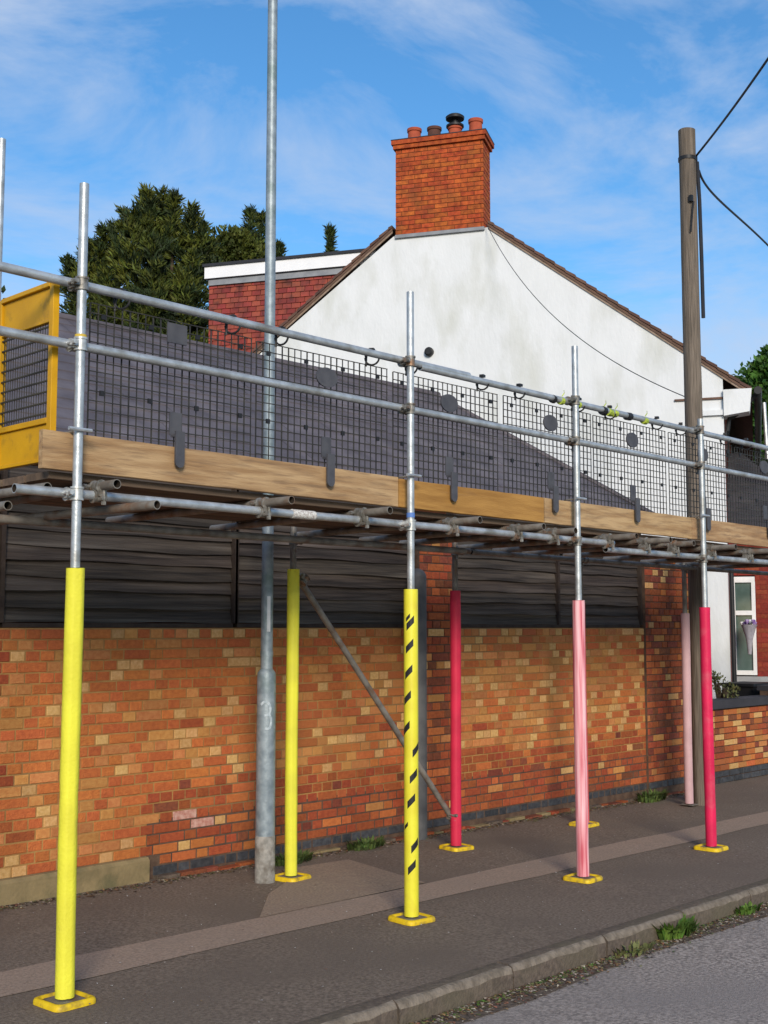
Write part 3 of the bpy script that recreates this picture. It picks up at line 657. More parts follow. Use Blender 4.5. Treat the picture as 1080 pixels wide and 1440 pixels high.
# ------------------------------------------------------------------ telegraph pole
tx, ty = 11.89, 6.77; tg = gz(tx)
tpole = empty('utility_pole', (tx, ty, tg), 'weathered timber utility pole rising behind the scaffold by the wall end', 'utility pole')
b = MB(); n = 22; vs = []; rr_ = random.Random(8); K = 30
for k in range(K+1):
    z = tg+(7.42-tg)*k/K; rad = .105-.012*k/K
    for q in range(n):
        a = 2*math.pi*q/n; g = 1+.03*math.sin(q*5.3+1.2*math.sin(k*.22))+rr_.uniform(-.012, .012); vs.append((tx+rad*g*math.cos(a), ty+rad*g*math.sin(a), z))
b.add(vs, [(i*n+q, i*n+(q+1) % n, (i+1)*n+(q+1) % n, (i+1)*n+q) for i in range(K) for q in range(n)]+[tuple(K*n+q for q in range(n))], M['tel']); b.build('trunk', tpole, ang=60)
b = MB(); b.tube((tx, ty, 7.06), (tx, ty, 7.10), .101, M['black'], 22); b.tube((tx+.09, ty-.06, 7.02), (tx+.09, ty-.06, 7.14), .018, M['black'], 8); b.build('cable_clamp', tpole)
rt = Vector((math.sin(YAW), -math.cos(YAW), 0)); fh_ = Vector((math.cos(YAW), math.sin(YAW), 0))
px_ = lambda a, z: Vector((tx, ty, 0))+rt*a+Vector((0, 0, z))
b = MB(); b.path([px_(.112, 7.05), px_(.128, 6.6), px_(.135, 5.9), px_(.137, 5.25)], .022, M['cable'], 8); b.build('riser_cable', tpole)
b = MB(); b.path([px_(.03, 6.55)-fh_*.115, px_(.01, 6.4)-fh_*.12, px_(-.01, 6.2)-fh_*.118], .010, M['black'], 6); b.box((tx-.10, ty-.10, 6.55), (tx-.06, ty-.06, 6.62), M['black']); b.build('pole_bolt', tpole)

def cable(name, pts, r, label, cat='cable', group=None, seg=30, sag=0):
    """a rope through three or four points (quadratic fit), as one tube"""
    b = MB(); P = [Vector(p) for p in pts]
    if len(P) == 2:
        pp = [P[0].lerp(P[1], t/seg)-Vector((0, 0, 4*sag*(t/seg)*(1-t/seg))) for t in range(seg+1)]
    else:
        pp = []
        for t in range(seg+1):
            u = t/seg; n_ = len(P); q = Vector((0, 0, 0))
            ks = [i/(n_-1) for i in range(n_)]
            for i in range(n_):
                w = 1
                for j in range(n_):
                    if j != i: w *= (u-ks[j])/(ks[i]-ks[j])
                q += P[i]*w
            pp.append(q)
    b.path(pp, r, M['cable'], 6); o = b.build(name); tag(o, label, cat, group); return o
def ray(x, y):
    d = Vector((math.cos(YAW)*math.cos(PITCH), math.sin(YAW)*math.cos(PITCH), math.sin(PITCH)))*F_PX + rt*(x-540) + Vector((-math.cos(YAW)*math.sin(PITCH), -math.sin(YAW)*math.sin(PITCH), math.cos(PITCH)))*(720-y)
    return d
start = px_(.11, 7.13)
c1 = Vector((0, 0, EYE))+ray(1085, 58)*(11.0/F_PX); d1 = c1-start
cable('overhead_cable', [start, start+d1*2.8+Vector((0, 0, .15))], .013, 'black overhead cable rising from the utility pole to the upper right', group='overhead cables from the utility pole', sag=.18)
c2 = Vector((0, 0, EYE))+ray(1082, 347)*(17.5/F_PX); s2 = px_(.13, 6.95); d2 = c2-s2
cable('overhead_cable', [s2, s2+d2*.16-Vector((0, 0, .10)), s2+d2*.5-Vector((0, 0, .06)), s2+d2], .014, 'black overhead cable dropping from the utility pole to the lower right', group='overhead cables from the utility pole')

# ------------------------------------------------------------------ white gabled house
O = Vector((14.613, 12.892, 0)); Sx = Vector((.45483, -.89058, 0)); D = Vector((.89058, .45483, 0))
HM = Matrix(((Sx.x, D.x, 0, O.x), (Sx.y, D.y, 0, O.y), (0, 0, 1, 0), (0, 0, 0, 1)))     # local: x = along the gable to the right, y = into the house
# HM mirrors nothing: det check keeps right-handedness
house = empty('house', O, 'white rendered gabled house with brown verges and tall red brick chimney', 'house')
def H(b, name, smooth=False, parent=house, ang=35):
    me = b.mesh(name, smooth, ang); me.transform(HM); fixn(me); return link(name, me, parent)
AP, RS = 9.087, .765
b = MB(); b.prism([(-4.5, -.5), (4.42, -.5), (4.42, 5.60), (.80, 8.32), (-.82, 8.32), (-4.5, 5.50)], 'y', 0, .3, M['render']); H(b, 'gable_wall')
b = MB(); b.box((4.13, .3, -.5), (4.42, 9.0, 5.36), M['facade']); H(b, 'front_wall'); b = MB(); b.box((-4.5, .3, -.5), (-4.2, 9, 5.4), M['render']); H(b, 'rear_wall')
b = MB(); b.box((-4.5, 9.001, -.5), (4.42, 9.3, 5.3), M['render']); b.prism([(-4.5, 5.3), (4.42, 5.3), (-.086, AP-.1)], 'y', 9.001, 9.3, M['render']); H(b, 'far_wall')
# roof slopes with overhanging verge, tiles in courses
def slope(sign, name):
    x_e = 4.84 if sign > 0 else -4.95; k = .748 if sign > 0 else .785
    b = MB(); n = 30
    ax = -.086; xs_ = .80 if sign > 0 else -.83
    zz = lambda x: AP-k*abs(x-ax)
    for i in range(n):
        xa = ax+(x_e-ax)*i/n; xb = ax+(x_e-ax)*(i+1)/n; y0 = -.05
        if abs(xb) <= abs(xs_): y0 = .64
        elif abs(xa) < abs(xs_):
            b.prism([(xa, zz(xa)), (xs_, zz(xs_)+.02), (xs_, zz(xs_)-.03), (xa, zz(xa)-.045)], 'y', .64, 9.35, M['rooftile']); xa = xs_
        b.prism([(xa, zz(xa)), (xb, zz(xb)+.022), (xb, zz(xb)-.03), (xa, zz(xa)-.045)], 'y', y0, 9.35, M['rooftile'])
    H(b, name)
    b = MB(); x0 = xs_
    b.prism([(x0, zz(x0)-.045), (x_e, zz(x_e)-.045), (x_e, zz(x_e)-.09), (x0, zz(x0)-.09)], 'y', -.035, -.003, M['verge']); H(b, 'verge_board')
    b = MB(); b.prism([(x0, zz(x0)-.091), (x_e*.97, zz(x_e*.97)-.091), (x_e*.97, zz(x_e*.97)-.13), (x0, zz(x0)-.13)], 'y', -.022, -.0015, M['verge_tan']); H(b, 'verge_mortar')
slope(1, 'roof_slope'); slope(-1, 'roof_slope')
# chimney
ch = bpy.data.objects.new('chimney', None); col.objects.link(ch); ch.parent = house; ch.matrix_parent_inverse = Matrix.Translation(-O)
cx0, cx1, cd = -.77, .73, .50; cz0, cz1 = 8.33, 9.80
def HB(b, name, parent, smooth=False, loc=None): 
    me = b.mesh(name, smooth); me.transform(HM); fixn(me); return link(name, me, parent)
ch['wl'] = (0, 0, 0)
b = MB(); b.box((cx0+.006, .004-.03, cz0), (cx1-.006, cd, cz1), M['chim_mortar']); HB(b, 'stack_core', ch)
cache = {}
def chbrick(x0, y0, z0, x1, y1, z1, side):
    key = (round(x1-x0, 3), round(y1-y0, 3))
    if key not in cache:
        bb = MB(); w, d = key; bb.box((0, 0, 0), (w, d, .065), M['chim_brick']); me = bb.mesh('brick', False); Rm = HM.copy(); Rm.translation = (0, 0, 0); me.transform(Rm); cache[key] = me
    p = HM @ Vector((x0, y0, z0)); link('brick', cache[key], ch, p)
nb = 19
for c in range(nb):
    z = cz0+.006+c*.0775; x = cx0 - (0 if c % 2 else .1125)
    while x < cx1-.01:
        xa, xb = max(x, cx0), min(x+.215, cx1)
        if xb-xa > .03: chbrick(xa, -.034+random.uniform(-.002, .002), z, xb, 0.02, z+.065, 0)
        x += .225
    y = .03 + (.0 if c % 2 else .1)
    for yy, Ln in ((.03, .215 if c % 2 else .1), (.03+(.225 if c % 2 else .11), .215), (.03+(.45 if c % 2 else .335), .13 if c % 2 else .215)):
        chbrick(cx1-.05, yy, z, cx1, min(yy+Ln, cd), z+.065, 1)
b = MB(); b.box((cx0-.035, -.075, cz1), (cx1+.035, cd+.04, cz1+.07), M['chim_brick']); b.box((cx0-.06, -.10, cz1+.071), (cx1+.06, cd+.08, cz1+.142), M['chim_brick']); b.box((cx0-.065, -.105, cz1+.143), (cx1+.065, cd+.085, cz1+.158), M['felt'])
b.prism([(cx0-.02, cz1+.159), (cx1+.02, cz1+.159), (cx1-.1, cz1+.20), (cx0+.1, cz1+.20)], 'y', .0, cd-.05, M['lead']); HB(b, 'crown', ch)
for px0, hh, mm, lab in ((-.52, .27, 'pot', None), (-.17, .25, 'pot_dark', 'sooty dark chimney pot'), (.19, .22, 'pot', None), (.545, .30, 'pot', None)):
    b = MB(); b.lathe((px0, .25, cz1+.17), [(.125, 0), (.112, hh*.5), (.108, hh*.78), (.124, hh*.82), (.126, hh), (.10, hh), (.09, hh-.1), (.0, hh-.1)], M[mm], 20)
    o = HB(b, 'chimney_pot', ch, True); 
    if lab: o['label'] = lab
b = MB(); zc = cz1+.17+.22
b.lathe((.19, .25, zc), [(.10, -.02), (.15, 0), (.15, .03), (.06, .05), (.055, .13)], M['black'], 20); b.lathe((.19, .25, zc), [(.0, .225), (.12, .205), (.16, .175), (.155, .135), (.07, .12), (.0, .12)], M['black'], 20)
HB(b, 'cowl', ch, True)
b = MB(); b.box((cx0-.01, -.045, cz0-.055), (cx1+.01, -.002, cz0), M['lead']); HB(b, 'flashing', ch)
# vent, string line, eaves box, gutter, downpipe
b = MB(); T = Matrix.Translation((-.2, 0, 6.31)) @ Matrix.Rotation(R(90), 4, 'X')
b.lathe((0, 0, 0), [(0, .10), (.05, .10), (.055, .07), (.075, .06), (.075, .0)], M['black'], 16, T); H(b, 'flue_vent', True)
b = MB(); b.box((3.7, -.03, 5.27), (4.45, -.001, 5.30), M['verge']); H(b, 'string_line')
b = MB(); b.prism([(4.425, 5.0), (4.80, 5.05), (4.84, 5.40), (4.425, 5.40)], 'y', -.08, .3, M['render']); b.box((4.05, -.05, 5.02), (4.42, -.001, 5.10), M['render']); H(b, 'eaves_box')
b = MB(); b.tube((4.93, -.1, 5.36), (4.93, 9.2, 5.36), .06, M['black'], 12); H(b, 'gutter', True)
b = MB(); b.path([(4.90, .05, 5.32), (4.7, .1, 5.1), (4.5, .15, 4.98), (4.47, .16, 4.8), (4.47, .16, 4.4)], .035, M['black'], 8); H(b, 'downpipe', True)
b = MB(); b.tube((5.02, 1.0, 5.36), (5.05, 1.0, 4.45), .032, M['steel'], 10); H(b, 'downpipe', True)
b = MB(); b.tube((4.475, -.02, .5), (4.47, -.02, 2.9), .035, M['black'], 10); H(b, 'downpipe', True)
# bay with a slate roof
BYo = .95
b = MB(); b.box((4.425, BYo, -.3), (5.9, BYo+2.6, 1.05), M['facade']); b.box((4.425, BYo, 2.62), (5.9, BYo+2.6, 3.37), M['facade']); b.box((4.803, BYo, 1.05), (5.9, BYo+2.6, 2.62), M['facade']); H(b, 'bay_wall')
b = MB(); z = -.3; row = 0
while z < 3.3:
    x = 4.43-(.11 if row % 2 else 0)
    while x < 5.88:
        xa, xb = max(x, 4.43), min(x+.215, 5.9)
        if not (xa < 4.815 and .98 < z < 2.60) and xb-xa > .03: b.box((xa, BYo-.008, z), (xb, BYo-.0005, z+.065), M['facade'])
        elif xb > 4.84 and .98 < z < 2.60: b.box((4.815, BYo-.008, z), (xb, BYo-.0005, z+.065), M['facade'])
        x += .225
    z += .075; row += 1
o = H(b, 'bay_brick_courses'); o['kind'] = 'stuff'
wn = bpy.data.objects.new('window', None); col.objects.link(wn); wn.parent = house; wn.matrix_parent_inverse = Matrix.Translation(-O); wn['wl'] = (0, 0, 0)
b = MB()
wx0, wx1, wz0, wz1 = 4.45, 4.80, 1.07, 2.60
b.box((wx0, BYo-.02, wz0), (wx0+.05, BYo+.05, wz1), M['frame']); b.box((wx1-.055, BYo-.02, wz0), (wx1, BYo+.05, wz1), M['frame']); b.box((wx0+.051, BYo-.02, wz0), (wx1-.0555, BYo+.05, wz0+.07), M['frame']); b.box((wx0+.051, BYo-.02, wz1-.09), (wx1-.0555, BYo+.05, wz1), M['frame']); b.box((wx0+.051, BYo-.025, 2.00), (wx1-.0555, BYo+.05, 2.07), M['frame'])
H(b, 'frame', parent=wn)
b = MB(); b.box((wx0+.05, BYo+.02, wz0+.07), (wx1-.055, BYo+.03, 2.0), M['glass']); H(b, 'pane', parent=wn); b = MB(); b.box((wx0+.05, BYo+.02, 2.07), (wx1-.055, BYo+.03, wz1-.09), M['glass']); H(b, 'pane', parent=wn)
b = MB(); b.box((4.43, BYo-.10, .97), (5.9, BYo-.009, 1.05), M['sill']); b.box((4.5, BYo-.06, .82), (5.9, BYo-.0085, .94), M['fascia']); H(b, 'sill', parent=wn)
b = MB(); n = 9
for i in range(n):
    t0, t1 = i/n, (i+1)/n
    def q(t): return (4.43, 5.98-1.35*t, BYo-.1+1.15*t, BYo+2.7-1.1*t, 3.36+1.35*t)
    x0, x1, y0, y1, z0 = q(t0); X0, X1, Y0, Y1, Z0 = q(t1)
    vs = [(x0, y0, z0+.02), (x1, y0, z0+.02), (x1, y1, z0+.02), (x0, y1, z0+.02), (X0, Y0, Z0), (X1, Y0, Z0), (X1, Y1, Z0), (X0, Y1, Z0), (x0, y0, z0-.02), (x1, y0, z0-.02), (x1, y1, z0-.02), (x0, y1, z0-.02)]
    b.add(vs, [(0,1,5,4), (1,2,6,5), (2,3,7,6), (3,0,4,7), (8,9,1,0), (9,10,2,1), (10,11,3,2)]+([(4,5,6,7)] if i == n-1 else []), M['slate_dark'])
H(b, 'bay_roof')
# upper facade windows beyond the corner (seen edge on)
b = MB(); b.box((4.421, 4.2, 3.6), (4.46, 5.4, 4.9), M['frame']); H(b, 'upper_window')
# dormer on the left slope
dm = bpy.data.objects.new('dormer', None); col.objects.link(dm); dm.parent = house; dm.matrix_parent_inverse = Matrix.Translation(-O); dm['wl'] = (0, 0, 0)
dx0, dx1, do, dzt = -4.30, -.95, .25, 8.20
b = MB(); b.prism([(dx0+.02, 5.0), (dx0+.02, 7.85), (dx1-.2, 7.85), (-.8, 7.5), (-1.2, 7.6), (-3.5, 5.0)], 'y', do+.01, do+6, M['chim_mortar']); HB(b, 'cheek_wall', dm)
b = MB(); row = 0; z = 5.9
while z < 7.80:
    x = dx0-(.08 if row % 2 else 0); xend = (AP-.12-z)/.785; xend = -.086-xend+.12
    xend = min(xend, dx1)
    while x < xend:
        xa = max(x, dx0); xb = min(x+.16, xend)
        if xb-xa > .02:
            vs = [(xa, do-.022, z), (xb-.006, do-.022, z), (xb-.006, do-.004, z+.10), (xa, do-.004, z+.10), (xa, do+.009, z), (xb-.006, do+.009, z), (xb-.006, do+.009, z+.1), (xa, do+.009, z+.1)]
            b.add(vs, [(0,1,2,3), (0,4,5,1), (1,5,6,2), (3,2,6,7), (0,3,7,4)], M['tilehang'])
        x += .165
    z += .094; row += 1
o = HB(b, 'hung_tiles', dm); o['kind'] = 'stuff'
b = MB(); b.box((dx0-.06, do-.09, 7.95), (dx1+.1, do+6, dzt-.04), M['fascia']); HB(b, 'fascia', dm)
b = MB(); b.box((dx0-.09, do-.12, dzt-.039), (dx1+.25, do+6.1, dzt+.01), M['felt']); HB(b, 'flat_roof', dm)
b = MB(); b.box((dx0, do-.05, 7.83), (dx1, do-.001, 7.93), M['lead']); b.box((dx0-.02, do-.06, 7.931), (dx1, do-.002, 7.949), M['felt']); HB(b, 'apron_flashing', dm)

# telephone wire across the gable
pA = HM @ Vector((.78, -.06, 8.36)); pM = HM @ Vector((1.87, -.3, 6.81)); 
zW = 4.33; pB = Vector((tx, ty, zW))-fh_*.0+Vector((-.05, .12, 0))
P0 = pA; P3 = Vector((0, 0, EYE))+ray(966, 559)*((Vector((tx, ty, 0)).dot(fh_)+.12)/F_PX/math.cos(PITCH))
Pm1 = Vector((0, 0, EYE))+ray(780, 446)*(17.0/F_PX)
cable('telephone_wire', [P0, Pm1, P3], .0055, 'thin sagging wire from the chimney foot across the white gable')

# ------------------------------------------------------------------ outbuilding with slate roof behind the wall
ob = empty('outbuilding', (7.5, 9.5, 0), 'low outbuilding behind the wall with purple grey slate hipped roof', 'outbuilding')
rX0, rX1, rY, rZ = 1.0, 11.78, 10.5, 4.87; eY, eZ = 7.95, 3.10; cX = 13.18
b = MB(); b.box((rX0, 8.15, -.2), (12.9, 12.8, 3.1), M['chim_mortar']); b.build('walls', ob, smooth=False)  # walls coloured dark to stand in for the shade under the deck
b = MB(); NR = 15
for i in range(NR):
    t0, t1 = i/NR, (i+1)/NR
    y0, z0, x0 = eY+(rY-eY)*t0, eZ+(rZ-eZ)*t0, cX+(rX1-cX)*t0; y1, z1, x1 = eY+(rY-eY)*t1, eZ+(rZ-eZ)*t1, cX+(rX1-cX)*t1
    x = rX0-(.14 if i % 2 else 0)
    while x < x0:
        xa, xb = max(rX0, x), x+.2755
        if xa > x1+.02 and xa > x0-.02: break
        a0, a1 = min(xb, x0), min(xb, x1); c1 = min(xa, x1)
        jj = random.uniform(0, .004)
        vs = [(xa, y0, z0+.012+jj), (a0, y0, z0+.012+jj), (a1, y1, z1+.001+jj), (c1, y1, z1+.001+jj), (xa, y0+.002, z0-.004), (a0, y0+.002, z0-.004)]
        b.add(vs, [(0,1,2,3), (4,5,1,0)], M['slate']); x += .276
    # hip end
    yb0, yb1 = 13.05+(rY-13.05)*t0, 13.05+(rY-13.05)*t1
    b.add([(x0, y0, z0+.012), (x0, yb0, z0+.012), (x1, yb1, z1), (x1, y1, z1), (x0, y0, z0-.01), (x0, yb0, z0-.01)], [(0,1,2,3), (4,5,1,0)], M['slate'])
    b.add([(rX0, yb0, z0+.012), (rX0, yb1, z1), (x1, yb1, z1), (x0, yb0, z0+.012)], [(0,1,2,3)], M['slate'])
b.add([(rX0, eY+.01, eZ-.03), (cX-.02, eY+.01, eZ-.03), (rX1, rY, rZ-.03), (rX0, rY, rZ-.03)], [(0,1,2,3)], M['felt'])
o = b.build('slate_courses', ob, smooth=False); o['kind'] = 'stuff'
b = MB(); b.tube((rX0, rY, rZ-.005), (rX1+.05, rY, rZ-.005), .05, M['slate'], 10); b.tube((rX1, rY, rZ-.01), (cX+.02, eY-.02, eZ+.015), .035, M['slate'], 8); b.build('ridge_tiles', ob)

# ------------------------------------------------------------------ low garden wall on the right
gw = empty('garden_wall', (14.6, 7.6, gz(14)), 'low front garden wall of red, cream and burnt bricks with dark coping', 'wall')
b = MB(); b.box((13.24, 7.615, -.4), (17.2, 7.80, .80), M['mortar_dark']); b.box((15.3, 7.58, .8), (17.2, 7.82, .96), M['mortar_dark']); b.build('mortar_core', gw, smooth=False)
rr = random.Random(4)
for c in range(12):
    z = -.02+c*.075-.09; x = 13.24-(.11 if c % 2 else 0)
    while x < 17.1:
        xa, xb = max(13.24, x), x+(.215 if rr.random() > .3 else .1025); u = rr.random()
        kk = 'cream' if u < .17 else 'dark' if u < .30 else 'red' if u < .45 else 'orange' if u < .88 else 'tan'
        if c < 2: kk = 'blue'
        if xb-xa > .04: link('brick', brick_mesh(xb-xa, BR[kk]), gw, (xa, 7.6+rr.uniform(-.003, .003), z))
        x = xb+.01
for c in range(2):
    x = 15.3
    while x < 17.1: link('brick', brick_mesh(.215, BR[rr.choice(['orange', 'red', 'cream'])]), gw, (x, 7.56, .81+c*.075)); x += .225
b = MB(); b.box((13.24, 7.56, .802), (15.29, 7.86, .90), M['slate_dark']); b.box((15.295, 7.54, .962), (17.2, 7.86, 1.03), M['slate_dark'])
b.build('coping', gw, smooth=False)
bx = empty('planter_box', (15.6, 8.2, .4), 'black planter box behind the low garden wall under the bay window', 'planter')
b = MB(); b.box((15.45, 8.0, -.2), (16.05, 8.45, 1.0), M['black']); b.box((15.42, 7.97, 1.0), (16.08, 8.48, 1.04), M['black']); b.build('tub', bx, smooth=False)

# flower cone hung on the bay
fb = HM @ Vector((4.70, BYo-.45, 1.75))
fc = empty('flower_cone', fb, 'grey cone shaped wall vase of purple flowers hung by the bay window', 'flower vase')
b = MB(); b.lathe(fb, [(.0, -.36), (.028, -.35), (.05, -.12), (.10, .05), (.125, .10), (.11, .10), (.03, 0)], M['cone'], 18); b.build('cone', fc)
b = MB(); b.path([fb+Vector((0, 0, .08)), fb+D*.2+Vector((0, 0, .14)), fb+D*.44+Vector((0, 0, .14))], .012, M['black']); b.build('bracket', fc)
for k in range(9):
    a = k*2.4; rd = .035+.085*math.sqrt(k/9); p = fb+Vector((rd*math.cos(a), rd*math.sin(a), .11+random.uniform(0, .04)))
    b = MB(); b.lathe(p, [(.0, -.05), (.02, -.02), (.036, .015), (.02, .03), (0, .02)], M['purple'] if k % 3 else M['frame'], 8)
    b.build('flower', fc)

# ------------------------------------------------------------------ vegetation
def leafcloud(b, pts, n, size, m, seed, asp=2.6, up=0.3):
    rr_ = np.random.RandomState(seed)
    for (cx, cy, cz, rx, ry, rz) in pts:
        for _ in range(n):
            v = rr_.normal(size=3); v /= np.linalg.norm(v); q = rr_.uniform(.35, 1.05)**.6
            p = np.array([cx+rx*v[0]*q, cy+ry*v[1]*q, cz+rz*v[2]*q])
            t = v+rr_.normal(size=3)*.5+np.array([0, 0, up]); t /= np.linalg.norm(t)
            s = np.cross(t, rr_.normal(size=3)); s /= np.linalg.norm(s)+1e-6
            Ln = size*rr_.uniform(.6, 1.3); w = Ln/asp
            b.add([p-t*Ln*.5, p+s*w*.5, p+t*Ln*.5, p-s*w*.5], [(0,1,2,3)], m)
def at(x, y, depth):
    return Vector((0, 0, EYE))+ray(x, y)*(depth/F_PX)
def conifer(name, base, leaders, label, cat='tree', group=None, lit=.4, seed=1, blobs=()):
    """leaders: (top point, crown radius, crown length)"""
    tr = empty(name, base, label, cat, group)
    b = MB()
    rr_ = random.Random(seed)
    for (tp_, rad, Ln) in leaders: b.tube(Vector((base[0], base[1], base[2])).lerp(tp_, .1), tp_, .16, M['bark'], 8, r1=.015)
    b.tube(base, Vector(base)+Vector((0, 0, 3)), .25, M['bark'], 10); b.build('trunk', tr)
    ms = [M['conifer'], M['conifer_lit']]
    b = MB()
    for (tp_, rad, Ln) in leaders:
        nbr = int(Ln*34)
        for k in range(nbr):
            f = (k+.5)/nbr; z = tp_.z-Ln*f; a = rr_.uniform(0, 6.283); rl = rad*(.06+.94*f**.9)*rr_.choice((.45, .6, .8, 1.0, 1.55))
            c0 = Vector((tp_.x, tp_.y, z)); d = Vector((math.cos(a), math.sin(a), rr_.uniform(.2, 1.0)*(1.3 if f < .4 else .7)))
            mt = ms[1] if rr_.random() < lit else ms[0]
            ns = max(5, int(rl*22))
            for s in range(ns):
                u = (s+.5)/ns; p = c0+d*rl*u-Vector((0, 0, .18*rl*u*u))
                for q in range(7):
                    t = (d*.8+Vector((rr_.uniform(-1, 1), rr_.uniform(-1, 1), rr_.uniform(-.3, .9)))).normalized()
                    sd_ = t.cross(Vector((rr_.uniform(-1, 1), rr_.uniform(-1, 1), rr_.uniform(-1, 1)))).normalized()
                    Le = rr_.uniform(.09, .22)*(1.1-.2*u); w = Le*.2; pp = p+Vector((rr_.uniform(-1, 1), rr_.uniform(-1, 1), rr_.uniform(-1, 1)))*.07
                    b.add([pp, pp+t*Le*.5+sd_*w*.5, pp+t*Le, pp+t*Le*.5-sd_*w*.5], [(0,1,2,3)], mt)
    if blobs: leafcloud(b, blobs, 900, .22, M['conifer_lit'], seed)
    o = b.build('crown', tr, smooth=False); return tr
dl = 27.0
base = at(215, 900, dl); base.z = -.8
conifer('conifer_tree', base, [(at(212, 278, dl), 1.15, 4.2), (at(238, 283, dl+.8), .9, 4.0), (at(188, 300, dl-.5), 1.2, 4.4), (at(262, 312, dl), .9, 3.6), (at(160, 318, dl+.5), 1.1, 4.4), (at(135, 345, dl), 1.0, 4.0), (at(272, 360, dl-.5), .75, 3.0), (at(215, 340, dl-1), 1.3, 3.6), (at(150, 385, dl-.8), 1.1, 3.2), (at(108, 378, dl), .55, 2.2), (at(207, 270, dl), .30, 1.3), (at(246, 276, dl), .34, 1.4), (at(228, 272, dl+.3), .28, 1.2), (at(270, 292, dl), .42, 1.5), (at(286, 318, dl), .40, 1.3), (at(175, 296, dl), .30, 1.3), (at(145, 322, dl), .28, 1.2), (at(96, 368, dl), .25, .8), (at(122, 340, dl), .3, 1.2), (at(255, 385, dl-1), .9, 2.4)],
        'large dark olive conifer behind the yellow gate and slate roof', group='conifers behind the house', lit=.5, seed=2)
d2_ = 34.0; base = at(345, 900, d2_); base.z = -.8
conifer('conifer_tree', base, [(at(352, 297, d2_), .8, 4.0), (at(368, 303, d2_+.4), .7, 3.8), (at(392, 345, d2_), .6, 3.0), (at(338, 330, d2_), .9, 3.6)],
        'spiky conifer peeping over the dormer beside the lamp column', group='conifers behind the house', lit=.2, seed=5)
base = at(318, 900, d2_-2); base.z = -.8
def bush(name, base, blobs, n, size, m, label, cat, seed, trunk=True, group=None):
    tr = empty(name, base, label, cat, group); b = MB()
    b.tube(base, Vector((blobs[0][0], blobs[0][1], blobs[0][2])), .14, M['bark'], 8, r1=.04)
    for q in blobs[1:]: b.tube(Vector(base)+Vector((0, 0, max(.1, (q[2]-base[2])*.5))), Vector(q[:3]), .05, M['bark'], 6, r1=.015)
    b.build('trunk', tr)
    b = MB(); leafcloud(b, blobs, n, size, m, seed, 1.9); o = b.build('crown', tr, smooth=False); return tr
def bl(x, y, d, r, rz=None): p = at(x, y, d); return (p.x, p.y, p.z, r, r, rz or r)
bush('round_tree', base, [bl(320, 350, 32, .75, .6), bl(300, 362, 32, .5), bl(345, 365, 32, .7), bl(305, 385, 32, .9), bl(335, 345, 32, .45)], 1500, .13, M['conifer_lit'], 'rounded yellow-green tree top between the big conifer and the dormer', 'tree', 3)
base = at(460, 900, 34); base.z = -.8
conifer('conifer_tree', base, [(at(464, 322, 34), .05, 1.6)], 'single dark conifer tip poking above the flat dormer roof', group='conifers behind the house', lit=.1, seed=9)
base = at(1090, 900, 38); base.z = -.8
bush('leafy_tree', base, [bl(1092, 560, 38, 1.5), bl(1072, 590, 38, 1.1), bl(1058, 575, 38, .75), bl(1050, 610, 38, .8), bl(1078, 530, 38, .6), bl(1085, 640, 38, 1.6), bl(1052, 640, 38, .9), bl(1100, 520, 38, .9), bl(1040, 600, 38, .5)], 2600, .2, M['leaf'], 'bright green leafy tree beyond the house at the right edge', 'tree', 4)
base = at(1100, 900, 44); base.z = -.8
bush('leafy_tree', base, [bl(1105, 600, 44, 2.4), bl(1060, 655, 44, 1.8), bl(1100, 690, 44, 2.4)], 2600, .24, M['leaf'], 'shaded green tree mass behind the bay roof at the right edge', 'tree', 14)
base = at(1018, 1000, 15.8); base.z = -.1
bush('garden_shrub', base, [bl(1020, 968, 15.6, .13), bl(1010, 960, 15.6, .12), bl(1032, 972, 15.6, .10), bl(1004, 952, 15.6, .08)], 60, .05, M['weed_dry'], 'straggly pale shrub against the white wall behind the low garden wall', 'shrub', 6)
base = at(-40, 900, 48); base.z = -.8
bush('distant_tree', base, [bl(-25, 455, 48, 1.0), bl(5, 452, 48, .45, .35), bl(-60, 440, 48, 2)], 900, .3, M['conifer'], 'low dark tree top far off behind the gate at the left edge', 'tree', 16)

def weed(x, y, n, h, spread, m, label, seed, z=None):
    rr_ = random.Random(seed); b = MB(); g = (gz(x) if z is None else z)
    for k in range(n):
        a = rr_.uniform(0, 6.283); rd = spread*math.sqrt(rr_.random()); p = Vector((x+rd*1.5*math.cos(a), y+rd*.6*math.sin(a), g))
        lean = Vector((math.cos(a), math.sin(a), 0))*rr_.uniform(.2, .9); hh = h*rr_.uniform(.4, 1.1); w = rr_.uniform(.004, .011); s = Vector((-math.sin(a), math.cos(a), 0))*w
        q1 = p+lean*hh*.35+Vector((0, 0, hh*.6)); q2 = p+lean*hh*.9+Vector((0, 0, hh*rr_.uniform(.7, 1)))
        b.add([p-s*.6, p+s*.6, q1+s*1.5, q1-s*1.5, q2], [(0,1,2,3), (3,2,4)], m)
    o = b.build('weed_tuft', None, smooth=False); tag(o, label, 'weed', 'weeds growing along the kerb and wall foot')
RZ = lambda x: gz(x)-.112
weed(6.98, KY(7.0)-.03, 230, .12, .12, M['weed'], 'largest bright green weed tuft in the gutter right of centre', 1, RZ(7.3)+.0)
weed(6.42, KY(6.4)-.06, 60, .06, .12, M['weed_dry'], 'small yellowish weed left of the largest gutter tuft', 2, RZ(6.7))
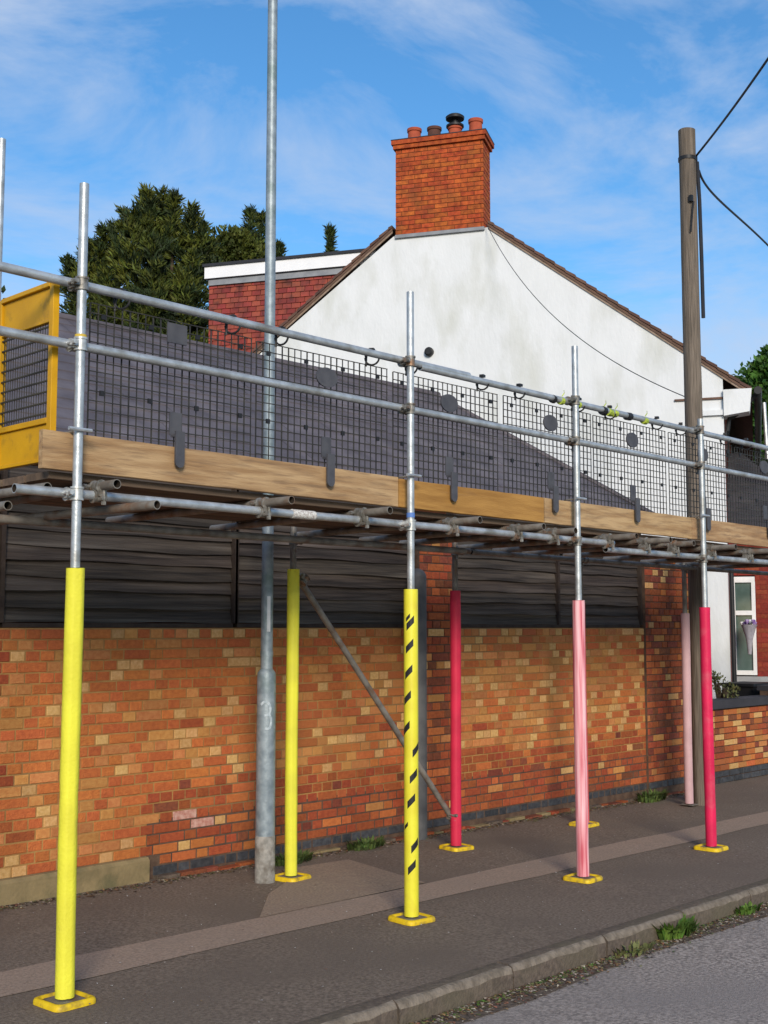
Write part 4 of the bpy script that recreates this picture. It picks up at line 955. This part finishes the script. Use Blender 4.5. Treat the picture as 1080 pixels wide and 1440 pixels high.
weed(7.92, KY(7.9)-.04, 70, .075, .09, M['weed'], 'small green weed by the kerb at the right edge', 3, RZ(8.4))
weed(6.42, 7.28, 260, .085, .15, M['weed_mid'], 'low green weed between the yellow rear sleeve and the wall', 4)
weed(7.33, 7.34, 240, .09, .13, M['weed_mid'], 'dark green weed at the wall foot behind the striped sleeve', 5)
weed(11.72, 7.3, 260, .13, .15, M['weed_mid'], 'shaded weed clump at the wall foot beside the pale rear sleeve', 6)
# litter: leaves and grit in the gutter and along the wall foot
def scatter(name, n, fx, fy, fz, mats, size, seed):
    rr_ = random.Random(seed); b = MB()
    for k in range(n):
        x = fx(rr_); y = fy(rr_, x); z = fz(x)+.003; s = size*rr_.uniform(.4, 1.5); a = rr_.uniform(0, 6.28); t = rr_.uniform(0, .5)*s
        c, s_ = math.cos(a), math.sin(a); q = rr_.uniform(.4, .8)
        pts = [(-1, 0, 0), (-.3, -q, t/s), (.8, -.3*q, .3*t/s), (1, .2, 0), (.1, q, t/s*.8)]
        b.add([(x+s*(u*c-v*s_), y+s*(u*s_+v*c), z+w*s) for u, v, w in pts], [(0,1,2,3,4)], rr_.choice(mats))
    o = b.build(name, None, smooth=False); o['kind'] = 'stuff'; return o
LT = [M['litter'], M['litter'], M['litter_pale'], M['weed_dry'], M['post']]
scatter('gutter_leaf_litter', 4200, lambda r: r.triangular(2.5, 12, 5.6), lambda r, x: KY(x)-.012-abs(r.gauss(0, .075)), RZ, LT, .011, 1)
scatter('wall_foot_litter', 3600, lambda r: r.uniform(3.6, 13), lambda r, x: 7.42-abs(r.gauss(0, .07)), gz, LT, .012, 2)
scatter('pavement_grit', 1100, lambda r: r.uniform(3, 14), lambda r, x: r.uniform(4.35, 7.3), lambda x: gz(x)+.008, [M['litter_pale'], M['litter'], M['white_tag']], .006, 3)
scatter('gutter_weeds', 500, lambda r: r.triangular(3.5, 9, 6.6), lambda r, x: KY(x)-.02-abs(r.gauss(0, .03)), RZ, [M['weed_dry'], M['weed']], .012, 4)
